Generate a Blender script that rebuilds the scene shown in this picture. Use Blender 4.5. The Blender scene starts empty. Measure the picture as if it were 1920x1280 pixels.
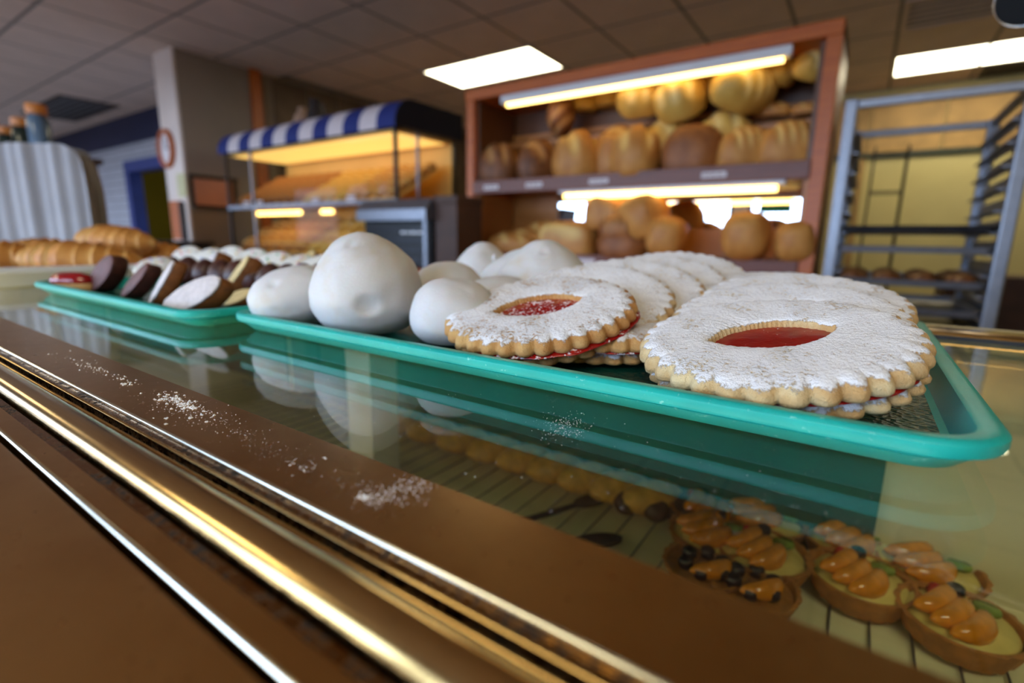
import bpy, bmesh, math, random
from mathutils import Vector, Matrix, noise
rnd = random.Random(7)
sc = bpy.context.scene
COL = sc.collection
PI = math.pi
# ------------------------------------------------------------------ camera
CAM = Vector((0, 0, 1.17))
FPX = 940.0
YAW, PITCH, ROLL = 0.60053, -0.19995, 0.01592
RC = (Matrix.Rotation(YAW, 3, 'Z') @ Matrix.Rotation(PI / 2 + PITCH, 3, 'X') @ Matrix.Rotation(ROLL, 3, 'Z'))
cd = bpy.data.cameras.new('camera'); cam = bpy.data.objects.new('camera', cd); COL.objects.link(cam)
cam.matrix_world = Matrix.Translation(CAM) @ RC.to_4x4()
cd.sensor_fit = 'HORIZONTAL'; cd.sensor_width = 36; cd.lens = FPX / 1920 * 36
cd.clip_start = 0.005; cd.clip_end = 200
cd.dof.use_dof = True; cd.dof.focus_distance = 0.215; cd.dof.aperture_fstop = 5.6
sc.camera = cam
# ------------------------------------------------------------------ sky and exposure
w = bpy.data.worlds.new('sky'); sc.world = w; w.use_nodes = True
bg = w.node_tree.nodes['Background']; bg.inputs[0].default_value = (0.54, 0.71, 1.0, 1); bg.inputs[1].default_value = 13.0
sc.view_settings.view_transform = 'Standard'; sc.view_settings.look = 'None'
sc.view_settings.exposure = 0.0; sc.view_settings.gamma = 1.0; sc.view_settings.use_curve_mapping = False
LAMP_W = 9.5          # ceiling fixtures
TUBE_W = 7.0          # shelf tubes
CASE_W = 7.0          # lamps in the awning case
COUNTER_W = 3.2       # tube in the counter case
# daylight portals at the shop windows (Y = -2.2 wall)
WIN_Y = -2.2
WIN_X = [(-10.9, -9.2), (-9.0, -7.3), (-7.1, -5.4), (-5.2, -3.5), (-3.3, -1.6), (-1.4, 0.3)]
WIN_Z = (1.0, 2.25)
for a, b in WIN_X:
    ld = bpy.data.lights.new('window_portal', 'AREA'); ld.shape = 'RECTANGLE'; ld.size = b - a; ld.size_y = WIN_Z[1] - WIN_Z[0]
    ld.cycles.is_portal = True
    lo = bpy.data.objects.new('window_portal', ld); COL.objects.link(lo)
    lo.location = ((a + b) / 2, WIN_Y - 0.1, sum(WIN_Z) / 2); lo.rotation_euler = (PI / 2, 0, 0)

# ------------------------------------------------------------------ helpers
def ray(px, py):
    return RC @ Vector(((px - 960) / FPX, -(py - 640) / FPX, -1))
def onz(px, py, z):
    d = ray(px, py); return CAM + d * ((z - CAM.z) / d.z)
def ony(px, py, y):
    d = ray(px, py); return CAM + d * (y / d.y)
def lin(c):
    return tuple((v / 255 / 12.92 if v / 255 <= .04045 else ((v / 255 + .055) / 1.055) ** 2.4) for v in c)
def rgba(c):
    return (*lin(c), 1)
ORD = ['first', 'second', 'third', 'fourth', 'fifth', 'sixth', 'seventh', 'eighth', 'ninth', 'tenth', 'eleventh', 'twelfth', 'thirteenth', 'fourteenth', 'fifteenth', 'sixteenth', 'seventeenth', 'eighteenth']

class MB:
    """collects verts and faces, then links them as one mesh object"""
    def __init__(s): s.v = []; s.f = []; s.a = None
    def add(s, vs, fs, m=None):
        n = len(s.v)
        s.v += [tuple(m @ Vector(p)) if m is not None else tuple(p) for p in vs]
        s.f += [tuple(i + n for i in f) for f in fs]; return s
    def box(s, x0, x1, y0, y1, z0, z1, m=None, bev=0.0):
        if bev > 0:
            bm = bmesh.new(); bmesh.ops.create_cube(bm, size=1)
            for v in bm.verts:
                v.co = Vector(((x0 + x1) / 2 + v.co.x * (x1 - x0), (y0 + y1) / 2 + v.co.y * (y1 - y0), (z0 + z1) / 2 + v.co.z * (z1 - z0)))
            bmesh.ops.bevel(bm, geom=bm.edges[:], offset=bev, segments=2, affect='EDGES', profile=.5)
            bm.verts.index_update()
            s.add([v.co.copy() for v in bm.verts], [[v.index for v in f.verts] for f in bm.faces], m); bm.free(); return s
        vs = [(x, y, z) for z in (z0, z1) for y in (y0, y1) for x in (x0, x1)]
        return s.add(vs, [(0, 2, 3, 1), (4, 5, 7, 6), (0, 1, 5, 4), (2, 6, 7, 3), (0, 4, 6, 2), (1, 3, 7, 5)], m)
    def rings(s, rings, close=True, cap0=True, cap1=True, m=None):
        n = len(rings[0]); vs = [p for r in rings for p in r]; fs = []
        for i in range(len(rings) - 1):
            for j in range(n if close else n - 1):
                k = (j + 1) % n
                fs.append((i * n + j, i * n + k, (i + 1) * n + k, (i + 1) * n + j))
        if cap0: fs.append(tuple(range(n))[::-1])
        if cap1: fs.append(tuple((len(rings) - 1) * n + j for j in range(n)))
        return s.add(vs, fs, m)
    def lathe(s, prof, n=24, m=None):
        return s.rings([[(r * math.cos(2 * PI * j / n), r * math.sin(2 * PI * j / n), z) for j in range(n)] for r, z in prof], m=m)
    def tube(s, pts, r, n=10):
        pts = [Vector(p) for p in pts]; rr = []
        for i, p in enumerate(pts):
            t = (pts[min(i + 1, len(pts) - 1)] - pts[max(i - 1, 0)]).normalized()
            u = t.orthogonal().normalized() if i == 0 else (pu - t * pu.dot(t)).normalized()
            pu = u; v = t.cross(u); q = r[i] if isinstance(r, (list, tuple)) else r
            rr.append([p + (u * math.cos(2 * PI * j / n) + v * math.sin(2 * PI * j / n)) * q for j in range(n)])
        return s.rings(rr)
    def prism(s, out, z0, z1, m=None):
        return s.rings([[(x, y, z0) for x, y in out], [(x, y, z1) for x, y in out]], m=m)
    def build(s, name, mat, parent=None, smooth=False, loc=None):
        me = bpy.data.meshes.new(name); me.from_pydata(s.v, [], s.f); me.update()
        if s.a:
            for an, vals in s.a.items():
                at = me.attributes.new(an, 'FLOAT', 'POINT'); at.data.foreach_set('value', vals)
        if smooth:
            me.polygons.foreach_set('use_smooth', [True] * len(me.polygons))
            if smooth != 'all':
                me.set_sharp_from_angle(angle=math.radians(40))
        me.materials.append(MAT[mat] if isinstance(mat, str) else mat)
        o = bpy.data.objects.new(name, me); COL.objects.link(o)
        if parent: o.parent = parent
        if loc is not None: o.location = loc
        return o
def B(*a, **k): return MB().box(*a, **k)
def tag(o, label=None, cat=None, group=None, kind=None):
    if label: o['label'] = label
    if cat: o['category'] = cat
    if group: o['group'] = group
    if kind: o['kind'] = kind
    return o
def thing(name, label, cat, loc=(0, 0, 0), group=None, mat4=None):
    o = bpy.data.objects.new(name, None); COL.objects.link(o); o.empty_display_size = .02
    if mat4 is not None: o.matrix_world = mat4
    else: o.location = loc
    return tag(o, label, cat, group)
def obj_from(mesh, name, parent=None, mat4=None, loc=None):
    o = bpy.data.objects.new(name, mesh); COL.objects.link(o)
    if parent: o.parent = parent
    if mat4 is not None: o.matrix_world = mat4
    if loc is not None: o.location = loc
    return o
def copy_tree(src, mat4, label=None):
    r = src.copy(); COL.objects.link(r); r.matrix_world = mat4
    if label: r['label'] = label
    for ch in list(src.children):
        c = ch.copy(); COL.objects.link(c); c.parent = r
        for g in list(ch.children):
            d = g.copy(); COL.objects.link(d); d.parent = c
    return r
def frame(pos, n, u=(1, 0, 0)):
    n = Vector(n).normalized(); u = Vector(u); u = (u - n * u.dot(n)).normalized(); v = n.cross(u)
    m = Matrix((u, v, n)).transposed().to_4x4(); m.translation = Vector(pos); return m
def rrect(x0, x1, y0, y1, r, n=6):
    p = []
    for cx, cy, a in ((x1 - r, y1 - r, 0), (x0 + r, y1 - r, 90), (x0 + r, y0 + r, 180), (x1 - r, y0 + r, 270)):
        for i in range(n + 1):
            t = math.radians(a + 90 * i / n); p.append((cx + r * math.cos(t), cy + r * math.sin(t)))
    return p

# ------------------------------------------------------------------ materials
MAT = {}
class NT:
    def __init__(s, name):
        s.m = bpy.data.materials.new(name); s.m.use_nodes = True; MAT[name] = s.m
        s.t = s.m.node_tree; s.p = s.t.nodes['Principled BSDF']; s.out = s.t.nodes['Material Output']
        s.tc = s.t.nodes.new('ShaderNodeTexCoord')
    def n(s, typ, **kw):
        x = s.t.nodes.new(typ)
        for k, v in kw.items(): setattr(x, k, v)
        return x
    def l(s, a, b): s.t.links.new(a, b)
    def noise(s, scale, detail=3, rough=.55, dist=0, vec=None):
        x = s.n('ShaderNodeTexNoise'); x.inputs['Scale'].default_value = scale; x.inputs['Detail'].default_value = detail
        x.inputs['Roughness'].default_value = rough; x.inputs['Distortion'].default_value = dist
        s.l(vec if vec is not None else s.tc.outputs['Object'], x.inputs['Vector']); return x.outputs['Fac']
    def ramp(s, fac, *stops):
        r = s.n('ShaderNodeValToRGB'); e = r.color_ramp.elements
        for i, (p, c) in enumerate(stops):
            q = e[i] if i < 2 else e.new(p)
            q.position = p; q.color = c if len(c) == 4 else (*c, 1)
        s.l(fac, r.inputs[0]); return r.outputs[0]
    def math(s, op, a, b=None, c=None, clamp=False):
        x = s.n('ShaderNodeMath', operation=op, use_clamp=clamp)
        for i, v in enumerate((a, b, c)):
            if v is None: continue
            if isinstance(v, (int, float)): x.inputs[i].default_value = v
            else: s.l(v, x.inputs[i])
        return x.outputs[0]
    def mix(s, f, a, b):
        x = s.n('ShaderNodeMix', data_type='RGBA')
        if isinstance(f, (int, float)): x.inputs[0].default_value = f
        else: s.l(f, x.inputs[0])
        for i, v in ((6, a), (7, b)):
            if isinstance(v, tuple): x.inputs[i].default_value = v
            else: s.l(v, x.inputs[i])
        return x.outputs[2]
    def smooth(s, v, a, b):
        x = s.n('ShaderNodeMapRange', interpolation_type='SMOOTHSTEP'); s.l(v, x.inputs[0])
        x.inputs[1].default_value = a; x.inputs[2].default_value = b; return x.outputs[0]
    def bump(s, h, dist, strength=1.0):
        x = s.n('ShaderNodeBump'); x.inputs['Distance'].default_value = dist; x.inputs['Strength'].default_value = strength
        s.l(h, x.inputs['Height']); s.l(x.outputs[0], s.p.inputs['Normal']); return x
    def set(s, **kw):
        names = dict(col='Base Color', rough='Roughness', metal='Metallic', spec='Specular IOR Level', coat='Coat Weight', sss='Subsurface Weight', emit='Emission Strength', ecol='Emission Color', coatr='Coat Roughness', sheen='Sheen Weight', sssr='Subsurface Scale')
        for k, v in kw.items():
            i = s.p.inputs[names[k]]
            if hasattr(v, 'is_linked'): s.l(v, i)
            else: i.default_value = v
        return s
def plain(name, c, rough=.5, metal=0., var=.12, scale=8, bump=0., bscale=None, spec=.5, coat=0.):
    t = NT(name); f = t.noise(scale, 4)
    a = lin(c); lo = (*[v * (1 - var) for v in a], 1); hi = (*[min(1, v * (1 + var)) for v in a], 1)
    t.set(col=t.mix(t.smooth(f, .3, .7), lo, hi), rough=rough, metal=metal, spec=spec, coat=coat)
    if bump: t.bump(t.noise(bscale or scale * 6, 4), bump)
    return t
def emitter(name, c, strength):
    t = NT(name); t.set(col=rgba(c), ecol=rgba(c), emit=strength, rough=.4); return t

plain('ceiling_tile', (222, 202, 190), .9, var=.05, scale=3, bump=.001, bscale=120)
plain('ceiling_bar', (120, 112, 105), .6, var=.04)
plain('paint_white', (230, 212, 200), .7, var=.05, scale=3)
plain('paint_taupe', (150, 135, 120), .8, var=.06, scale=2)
plain('paint_navy', (24, 30, 66), .6, var=.1)
plain('paint_blue', (52, 66, 130), .5, var=.08)
plain('paint_yellow', (202, 188, 130), .7, var=.05, scale=2)
plain('paint_lemon', (196, 176, 40), .7, var=.05, scale=2)
plain('shade_grey', (62, 72, 66), .35, var=.1)
plain('paint_cream', (226, 214, 170), .6, var=.04)
plain('tan_board', (170, 134, 80), .6, var=.18, scale=5)
plain('dark_board', (112, 92, 72), .7, var=.2, scale=4)
plain('green_trim', (40, 52, 40), .5)
plain('floor_tile', (150, 134, 118), .5, var=.2, scale=2)
plain('white_tile', (205, 205, 210), .25, var=.03)
plain('grout', (140, 140, 145), .8)
plain('steel', (140, 143, 152), .45, .85, var=.06, scale=30)
plain('dark_steel', (50, 50, 54), .4, .7, var=.2, scale=20)
plain('black_metal', (18, 18, 20), .35, .3, var=.2)
plain('black_plastic', (14, 15, 18), .55, var=.15)
plain('disc_black', (4, 4, 5), .6, var=.1, spec=.2)
plain('chrome', (215, 215, 215), .12, 1., var=.02)
plain('white_plastic', (222, 222, 224), .35, var=.03)
plain('white_paper', (152, 149, 152), .75, var=.05, scale=12)
plain('tag_paper', (225, 215, 215), .7, var=.04)
plain('salmon_paper', (205, 140, 110), .7, var=.05)
plain('cream_paper', (205, 196, 150), .7, var=.04)
plain('brown_box', (70, 44, 30), .6, var=.2)
plain('bottle_glass', (30, 42, 36), .1, var=.2)
plain('bottle_blue', (88, 110, 130), .15, var=.2)
plain('orange_cap', (200, 120, 45), .5, var=.1)
plain('clay_pale', (190, 150, 120), .7, var=.1)
plain('clay_dark', (52, 38, 32), .7, var=.2)
plain('navy_cloth', (22, 40, 112), .75, var=.06, scale=12, bump=.0006, bscale=200)
plain('white_cloth', (214, 200, 200), .8, var=.04, scale=12, bump=.0006, bscale=200)
plain('dark_cloth', (10, 16, 34), .8, var=.1)
plain('case_yellow', (236, 186, 96), .6, var=.06, scale=3)
plain('case_glass_frame', (34, 30, 26), .35, .4)
plain('chocolate', (70, 34, 26), .42, var=.3, scale=120, bump=.0006, bscale=260)
plain('choc_face', (98, 56, 50), .6, var=.2, scale=120, bump=.0006, bscale=300)
plain('cake_side', (132, 76, 28), .6, var=.25, scale=90, bump=.0005, bscale=250)
plain('tan_cream', (216, 188, 130), .6, var=.12, scale=80)
plain('red_glaze', (150, 14, 18), .12, var=.2, scale=60, coat=.5)
plain('sugar_grain', (238, 236, 236), .8, var=.03)
plain('apricot', (232, 142, 28), .16, var=.22, scale=90, coat=.6)
plain('berry_blue', (30, 26, 44), .25, var=.3, scale=120, coat=.3)
plain('berry_red', (176, 30, 36), .25, var=.3, scale=200, coat=.4)
plain('kiwi', (118, 140, 48), .2, var=.25, scale=120, coat=.5)
plain('custard', (222, 196, 110), .35, var=.08, scale=80)
plain('tart_shell', (176, 112, 50), .6, var=.2, scale=120, bump=.0005, bscale=300)
plain('cream_pastry', (226, 176, 84), .5, var=.25, scale=60)
plain('dark_pastry', (66, 38, 24), .4, var=.3, scale=70)
for nm, c in (('sprinkle_red', (200, 40, 50)), ('sprinkle_yellow', (230, 190, 50)), ('sprinkle_green', (60, 150, 80)), ('sprinkle_pink', (225, 110, 150)), ('sprinkle_blue', (80, 110, 200))):
    plain(nm, c, .4, var=.05)
plain('icing', (228, 224, 214), .5, var=.04, scale=60)
plain('biscuit', (206, 160, 96), .7, var=.15, scale=80)
plain('powdered_face', (212, 200, 196), .9, var=.10, scale=220, bump=.0012, bscale=420)
plain('asphalt', (92, 92, 96), .9, var=.15, scale=2)
plain('green_sign', (30, 130, 90), .5, var=.05)
emitter('lamp_panel', (255, 244, 208), LAMP_W)
emitter('tube_warm', (255, 212, 122), TUBE_W)
emitter('tube_case', (255, 205, 110), CASE_W)
emitter('case_glow', (255, 205, 110), 1.1)
emitter('tube_counter', (255, 236, 186), COUNTER_W)

t = NT('mirror'); t.set(col=(.86, .88, .88, 1), metal=1., rough=.015)
# wood
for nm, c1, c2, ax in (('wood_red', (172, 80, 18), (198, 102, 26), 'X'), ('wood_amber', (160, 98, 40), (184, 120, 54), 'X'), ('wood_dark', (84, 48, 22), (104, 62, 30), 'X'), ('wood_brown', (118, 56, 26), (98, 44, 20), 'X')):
    t = NT(nm); mp = t.n('ShaderNodeMapping'); mp.inputs['Scale'].default_value = (2, 22, 22); t.l(t.tc.outputs['Object'], mp.inputs[0])
    f = t.noise(3, 6, .6, .6, mp.outputs[0]); t.set(col=t.ramp(f, (.3, rgba(c1)), (.7, rgba(c2))), rough=.42); t.bump(f, .0006)
# brass with tarnish along its seams
t = NT('brass'); f = t.noise(14, 5, .6); f2 = t.noise(160, 4, .7)
mp = t.n('ShaderNodeMapping'); mp.inputs['Scale'].default_value = (6, 900, 1); t.l(t.tc.outputs['Object'], mp.inputs[0])
br = t.noise(4, 3, .5, 0, mp.outputs[0])
t.set(col=t.mix(t.smooth(f, .35, .7), rgba((206, 172, 112)), rgba((188, 150, 92))), metal=1., rough=t.math('ADD', t.math('MULTIPLY', f2, .10), .13))
t.bump(br, .00002, .5)
t = NT('brass_flat'); f = t.noise(22, 5, .65); f2 = t.noise(240, 4, .7)
t.set(col=t.mix(t.smooth(f, .3, .7), rgba((206, 162, 98)), rgba((192, 146, 84))), metal=1., rough=t.math('ADD', t.math('MULTIPLY', f2, .10), .24))
t = NT('brass_tarnish'); f = t.noise(420, 5, .75); f1 = t.noise(60, 4, .6)
dirt = t.smooth(t.math('ADD', t.math('MULTIPLY', f, .75), t.math('MULTIPLY', f1, .5)), .60, .70)
t.set(col=t.mix(dirt, rgba((140, 96, 48)), rgba((34, 26, 22))), metal=t.math('SUBTRACT', 1.0, dirt), rough=t.math('ADD', t.math('MULTIPLY', dirt, .5), .2))
plain('channel_dark', (20, 15, 10), .8, var=.6, scale=700, bump=.0006, bscale=900)  # near-black mottled floor of the channels
t = NT('aluminium_edge'); t.set(col=rgba((225, 222, 205)), metal=1., rough=.22)
# counter glass: mirror-like at a grazing angle, clear from above
def glass(name, tint, refl=1.0, rough=.0):
    t = NT(name); t.t.nodes.remove(t.p)
    lw = t.n('ShaderNodeLayerWeight'); lw.inputs['Blend'].default_value = .5
    f = t.math('ADD', t.math('MULTIPLY', t.math('POWER', lw.outputs['Facing'], 5.0), .96 * refl), .04 * refl)
    tr = t.n('ShaderNodeBsdfTransparent'); tr.inputs[0].default_value = (*tint, 1)
    gl = t.n('ShaderNodeBsdfGlossy'); gl.inputs['Roughness'].default_value = rough; gl.inputs[0].default_value = (1, 1, 1, 1)
    mx = t.n('ShaderNodeMixShader'); t.l(f, mx.inputs[0]); t.l(tr.outputs[0], mx.inputs[1]); t.l(gl.outputs[0], mx.inputs[2])
    t.l(mx.outputs[0], t.out.inputs[0]); return t
glass('counter_glass', (.93, .97, .94), 1.0, .012)
glass('clear_glass', (.97, .98, .97), .06)
glass('window_glass', (.97, .98, .98), .3)
# teal tray plastic
t = NT('teal_plastic'); f = t.noise(30, 4, .6); s2 = t.noise(260, 4, .7)
geo = t.n('ShaderNodeNewGeometry')
worn = t.smooth(t.math('ADD', s2, t.math('MULTIPLY', geo.outputs['Pointiness'], .5)), .90, .98)
t.set(col=t.mix(worn, t.mix(t.smooth(f, .3, .7), rgba((20, 158, 148)), rgba((28, 172, 160))), rgba((120, 200, 186))), rough=.34)
t.bump(t.noise(500, 3), .00008)
t = NT('teal_floor_shaded'); t.set(col=rgba((8, 62, 54)), rough=.22)  # darker than the rim: shade under the cookies put into the colour
vo = t.n('ShaderNodeTexVoronoi'); vo.inputs['Scale'].default_value = 420; t.l(t.tc.outputs['Object'], vo.inputs['Vector'])
t.bump(vo.outputs['Distance'], .0006, .9)
# shortbread with icing sugar
def sugar_mat(name, dough, edge, thr):
    t = NT(name); nz = t.n('ShaderNodeSeparateXYZ'); t.l(t.tc.outputs['Normal'], nz.inputs[0])
    c = t.noise(70, 3, .6); m = t.noise(560, 4, .65); f = t.noise(1700, 3, .7)
    s = t.math('ADD', t.math('ADD', t.math('MULTIPLY', c, .55), t.math('MULTIPLY', m, .6)), t.math('MULTIPLY', f, .35))
    s = t.math('ADD', s, t.math('MULTIPLY', t.smooth(nz.outputs['Z'], .15, .95), .55))
    mask = t.smooth(s, thr, thr + .16)
    d = t.mix(t.smooth(t.noise(60, 3), .35, .65), rgba(dough), rgba(edge))
    t.set(col=t.mix(mask, d, rgba((243, 240, 240))), rough=.9)
    h = t.math('ADD', t.math('ADD', t.math('MULTIPLY', m, .8), t.math('MULTIPLY', f, .35)), t.math('MULTIPLY', mask, .25)); t.bump(h, .0014, 1.0); return t
sugar_mat('sugared_dough', (226, 200, 150), (206, 162, 104), 1.09)
sugar_mat('baked_dough', (214, 168, 104), (196, 138, 76), 1.12)
t = NT('jam'); f = t.noise(520, 3, .6); c = t.noise(120, 3, .6)
spk = t.smooth(t.math('ADD', f, t.math('MULTIPLY', c, .5)), .98, 1.03)
t.set(col=t.mix(spk, t.mix(c, rgba((104, 3, 3)), rgba((160, 12, 5))), rgba((225, 215, 215))), rough=t.math('ADD', t.math('MULTIPLY', spk, .5), .28), spec=.35)
t.bump(t.math('ADD', c, spk), .0008, .6)
t = NT('jam_sugared'); f = t.noise(620, 3, .6); c = t.noise(150, 3, .6)
spk = t.smooth(t.math('ADD', f, t.math('MULTIPLY', c, .8)), .97, 1.05)
t.set(col=t.mix(spk, t.mix(c, rgba((110, 6, 10)), rgba((184, 22, 18))), rgba((238, 228, 232))), rough=t.math('ADD', t.math('MULTIPLY', spk, .6), .14), coat=.4)
t.bump(t.math('ADD', c, spk), .0008, .6)
t = NT('meringue'); f = t.noise(40, 4, .6); g = t.noise(600, 4, .6)
t.set(col=t.mix(t.smooth(f, .5, .8), rgba((203, 199, 196)), rgba((198, 186, 168))), rough=.62, sss=.18, sssr=.006)
t.bump(g, .00025, .8)
# crusts: lighter where the dough was slashed
def crust(name, c1, c2, score, sc=14):
    t = NT(name); f = t.noise(sc, 4, .6); at = t.n('ShaderNodeAttribute', attribute_name='score')
    b = t.ramp(f, (.3, rgba(c1)), (.7, rgba(c2)))
    t.set(col=t.mix(at.outputs['Fac'], b, rgba(score)), rough=.55); t.bump(t.noise(90, 4, .65), .002, .6); return t
crust('crust_gold', (170, 104, 40), (206, 146, 70), (232, 196, 118))
crust('crust_yellow', (196, 150, 62), (216, 176, 84), (240, 214, 140))
crust('crust_brown', (120, 66, 26), (164, 100, 46), (206, 150, 84))
crust('crust_dark', (84, 44, 20), (140, 84, 38), (190, 140, 84), 30)
crust('croissant', (176, 104, 36), (214, 150, 70), (226, 184, 110), 40)
# tiled wall: too far away to tell the tiles apart
t = NT('tile_wall'); bk = t.n('ShaderNodeTexBrick'); bk.offset = 0
mp = t.n('ShaderNodeMapping'); mp.inputs['Rotation'].default_value = (PI / 2, 0, 0); t.l(t.tc.outputs['Object'], mp.inputs[0]); t.l(mp.outputs[0], bk.inputs['Vector'])
for k, v in (('Scale', 1.0), ('Mortar Size', .008), ('Brick Width', .11), ('Row Height', .11)): bk.inputs[k].default_value = v
bk.inputs['Color1'].default_value = rgba((196, 196, 204)); bk.inputs['Color2'].default_value = rgba((188, 188, 196)); bk.inputs['Mortar'].default_value = rgba((120, 120, 130))
t.set(col=bk.outputs['Color'], rough=.3)

# ================================================================== THE SETTING
def struct(name, mb, mat, label, parent=None, smooth=False):
    o = mb.build(name, mat, parent, smooth)
    if not parent: tag(o, label, kind='structure')
    return o
CZ = 2.71
struct('floor', B(-12, 5, -2.4, 6.7, -.1, 0), 'floor_tile', 'brown tiled shop floor')
ceil = struct('ceiling', B(-12, 5, -2.4, 6.7, CZ + .03, CZ + .12), 'ceiling_bar', 'suspended ceiling of grey square tiles')
X0, Y0, P = -2.43 - .61 * 15, 3.73 - .61 * 9, .61
LIGHTS = [(-3.65, 3.73), (.01, 5.56), (.01, -1.15), (-3.65, -1.76), (-7.31, -1.15)]  # those behind the camera are added, out of view, for more light
def in_light(x, y):
    return any(a - .01 < x < a + 1.21 and b - .01 < y < b + .6 for a, b in LIGHTS)
tile_me = None; far = MB(); n = 0
for j in range(15):
    for i in range(26):
        x, y = X0 + i * P, Y0 + j * P
        if in_light(x + .3, y + .3): continue
        if y + .3 > 2.9 and x + .3 < -5.1: continue
        if y < .55 or x > 2.3 or n >= 290:
            far.box(x + .012, x + P - .012, y + .012, y + P - .012, CZ, CZ + .03); continue
        if tile_me is None:
            o = B(.012, P - .012, .012, P - .012, 0, .03, bev=.004).build('ceiling_panel', 'ceiling_tile', ceil, loc=(x, y, CZ)); tile_me = o.data
        else: obj_from(tile_me, 'ceiling_panel', ceil, loc=(x, y, CZ))
        n += 1
tag(far.build('ceiling_panel', 'ceiling_tile', ceil), kind='stuff')
bx = B(-.011, .011, -2.2, 6.6, 0, .012).build('ceiling_bar', 'ceiling_bar', ceil, loc=(X0, 0, CZ + .002))
for i in range(1, 27): obj_from(bx.data, 'ceiling_bar', ceil, loc=(X0 + i * P, 0, CZ + .002))
by = B(X0, 4.2, -.011, .011, 0, .012).build('ceiling_bar', 'ceiling_bar', ceil, loc=(0, Y0, CZ + .002))
for j in range(1, 16): obj_from(by.data, 'ceiling_bar', ceil, loc=(0, Y0 + j * P, CZ + .002))
# walls
wb = struct('wall_back', B(-5.1, 3.3, 6.6, 6.7, 0, CZ + .03), 'paint_yellow', 'yellow back wall beyond the metal pan rack')
for i in range(14):
    B(0, .588, 0, .02, 2.10, 2.60).build('plank', 'tan_board', wb, loc=(-4.9 + i * .6, 6.578, 0))
B(-5.0, 3.2, 6.565, 6.6, 2.055, 2.10).build('green_trim', 'green_trim', wb)
B(-5.0, 3.2, 6.565, 6.6, 2.60, 2.64).build('top_trim', 'tan_board', wb)
B(-.14, -.10, 6.57, 6.6, .1, 2.05).build('wall_batten', 'tan_board', wb)
struct('wall_right', B(3.2, 3.3, -2.3, 6.6, 0, CZ + .03), 'paint_yellow', 'yellow side wall outside the picture')
wl = struct('wall_left', B(-5.12, -5.02, 2.97, 6.6, 0, CZ + .03), 'paint_taupe', 'brown side wall behind the awning case')
for k in range(9): B(0, .016, .01, .37, .2, 2.69).build('plank', 'dark_board', wl, loc=(-5.018, 3.05 + k * .39, 0))
struct('wall_far_left', B(-12.1, -12, -2.3, 3.1, 0, CZ + .03), 'paint_white', 'pale far side wall of the shop')
# fascia wall with a doorway, left of the column
fx0, fx1, dz = -8.45, -6.7, 2.02
f = MB(); f.box(-12, fx0, 2.97, 3.07, 0, 2.36); f.box(fx1, -5.12, 2.97, 3.07, 0, 2.36); f.box(fx0, fx1, 2.97, 3.07, dz, 2.36)
wf = struct('wall_fascia', f, 'tile_wall', 'white tiled wall under a navy band beside the column')
B(-12, -5.12, 2.94, 3.07, 2.36, CZ + .03).build('navy_band', 'paint_navy', wf)
dr = struct('door_1', MB().box(fx0 - .12, fx0 + .02, 2.93, 3.09, 0, dz + .12).box(fx1 - .02, fx1 + .12, 2.93, 3.09, 0, dz + .12).box(fx0 + .02, fx1 - .02, 2.93, 3.09, dz - .02, dz + .12), 'paint_blue', 'blue painted door frame open to a yellow room')
# the room behind the doorway
struct('wall_kitchen', MB().box(-9.6, -5.12, 4.6, 4.7, 0, CZ).box(-9.7, -9.6, 3.07, 4.7, 0, CZ), 'paint_lemon', 'lemon yellow wall seen through the blue doorway')
B(-9.0, -8.05, 4.0, 4.55, 0, 2.3, bev=.01).build('tall_cupboard', 'paint_taupe')
tag(bpy.data.objects['tall_cupboard'], 'beige tall cupboard seen through the blue doorway', 'cupboard')
kh = thing('range_hood', 'black hood hanging high in the yellow room', 'hood', (-7.4, 4.35, 1.95))
MB().rings([[(x, y, 0) for x, y in ((-.6, -.25), (.6, -.25), (.6, .25), (-.6, .25))], [(x, y, .12) for x, y in ((-.6, -.25), (.6, -.25), (.6, .25), (-.6, .25))], [(x, y, .3) for x, y in ((-.3, -.1), (.3, -.1), (.3, .25), (-.3, .25))]]).build('canopy', 'black_metal', kh)
B(-.2, .2, -.05, .2, .3, .75).build('flue', 'black_metal', kh)
wt = thing('work_table', 'white topped table in the yellow room', 'table', (-7.2, 3.9, 0))
B(-.65, .65, -.3, .3, 1.0, 1.08, bev=.01).build('table_top', 'white_plastic', wt)
for sx in (-.6, .6):
    for sy in (-.25, .25): B(sx - .025, sx + .025, sy - .025, sy + .025, 0, 1.0).build('leg', 'steel', wt)
wfz = MB().prism(rrect(-.25, .25, -.25, .25, .08), 0, .52)
wfz.rings([[(x * s, y * s, z) for x, y in rrect(-.25, .25, -.25, .25, .08)] for s, z in ((1, .52), (.97, .56), (.85, .58))])
mx = wfz.build('dough_bin', 'white_plastic', smooth=True, loc=(-6.95, 3.9, 1.08)); tag(mx, 'white rounded bin on the table in the yellow room', 'bin')
# column
cl = struct('column', B(-5.34, -4.98, 2.15, 2.80, 0, CZ), 'paint_white', 'square white painted column beside the awning case')
B(-.0, .006, 2.17, 2.80, 0, CZ - .005).build('side_panel', 'paint_taupe', cl, loc=(-4.98, 0, 0))  # darker sheet: shade of the side turned from the windows, as colour
B(-4.99, -4.94, 2.80, 2.90, 0, CZ).build('wood_strip', 'wood_red', cl)
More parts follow.
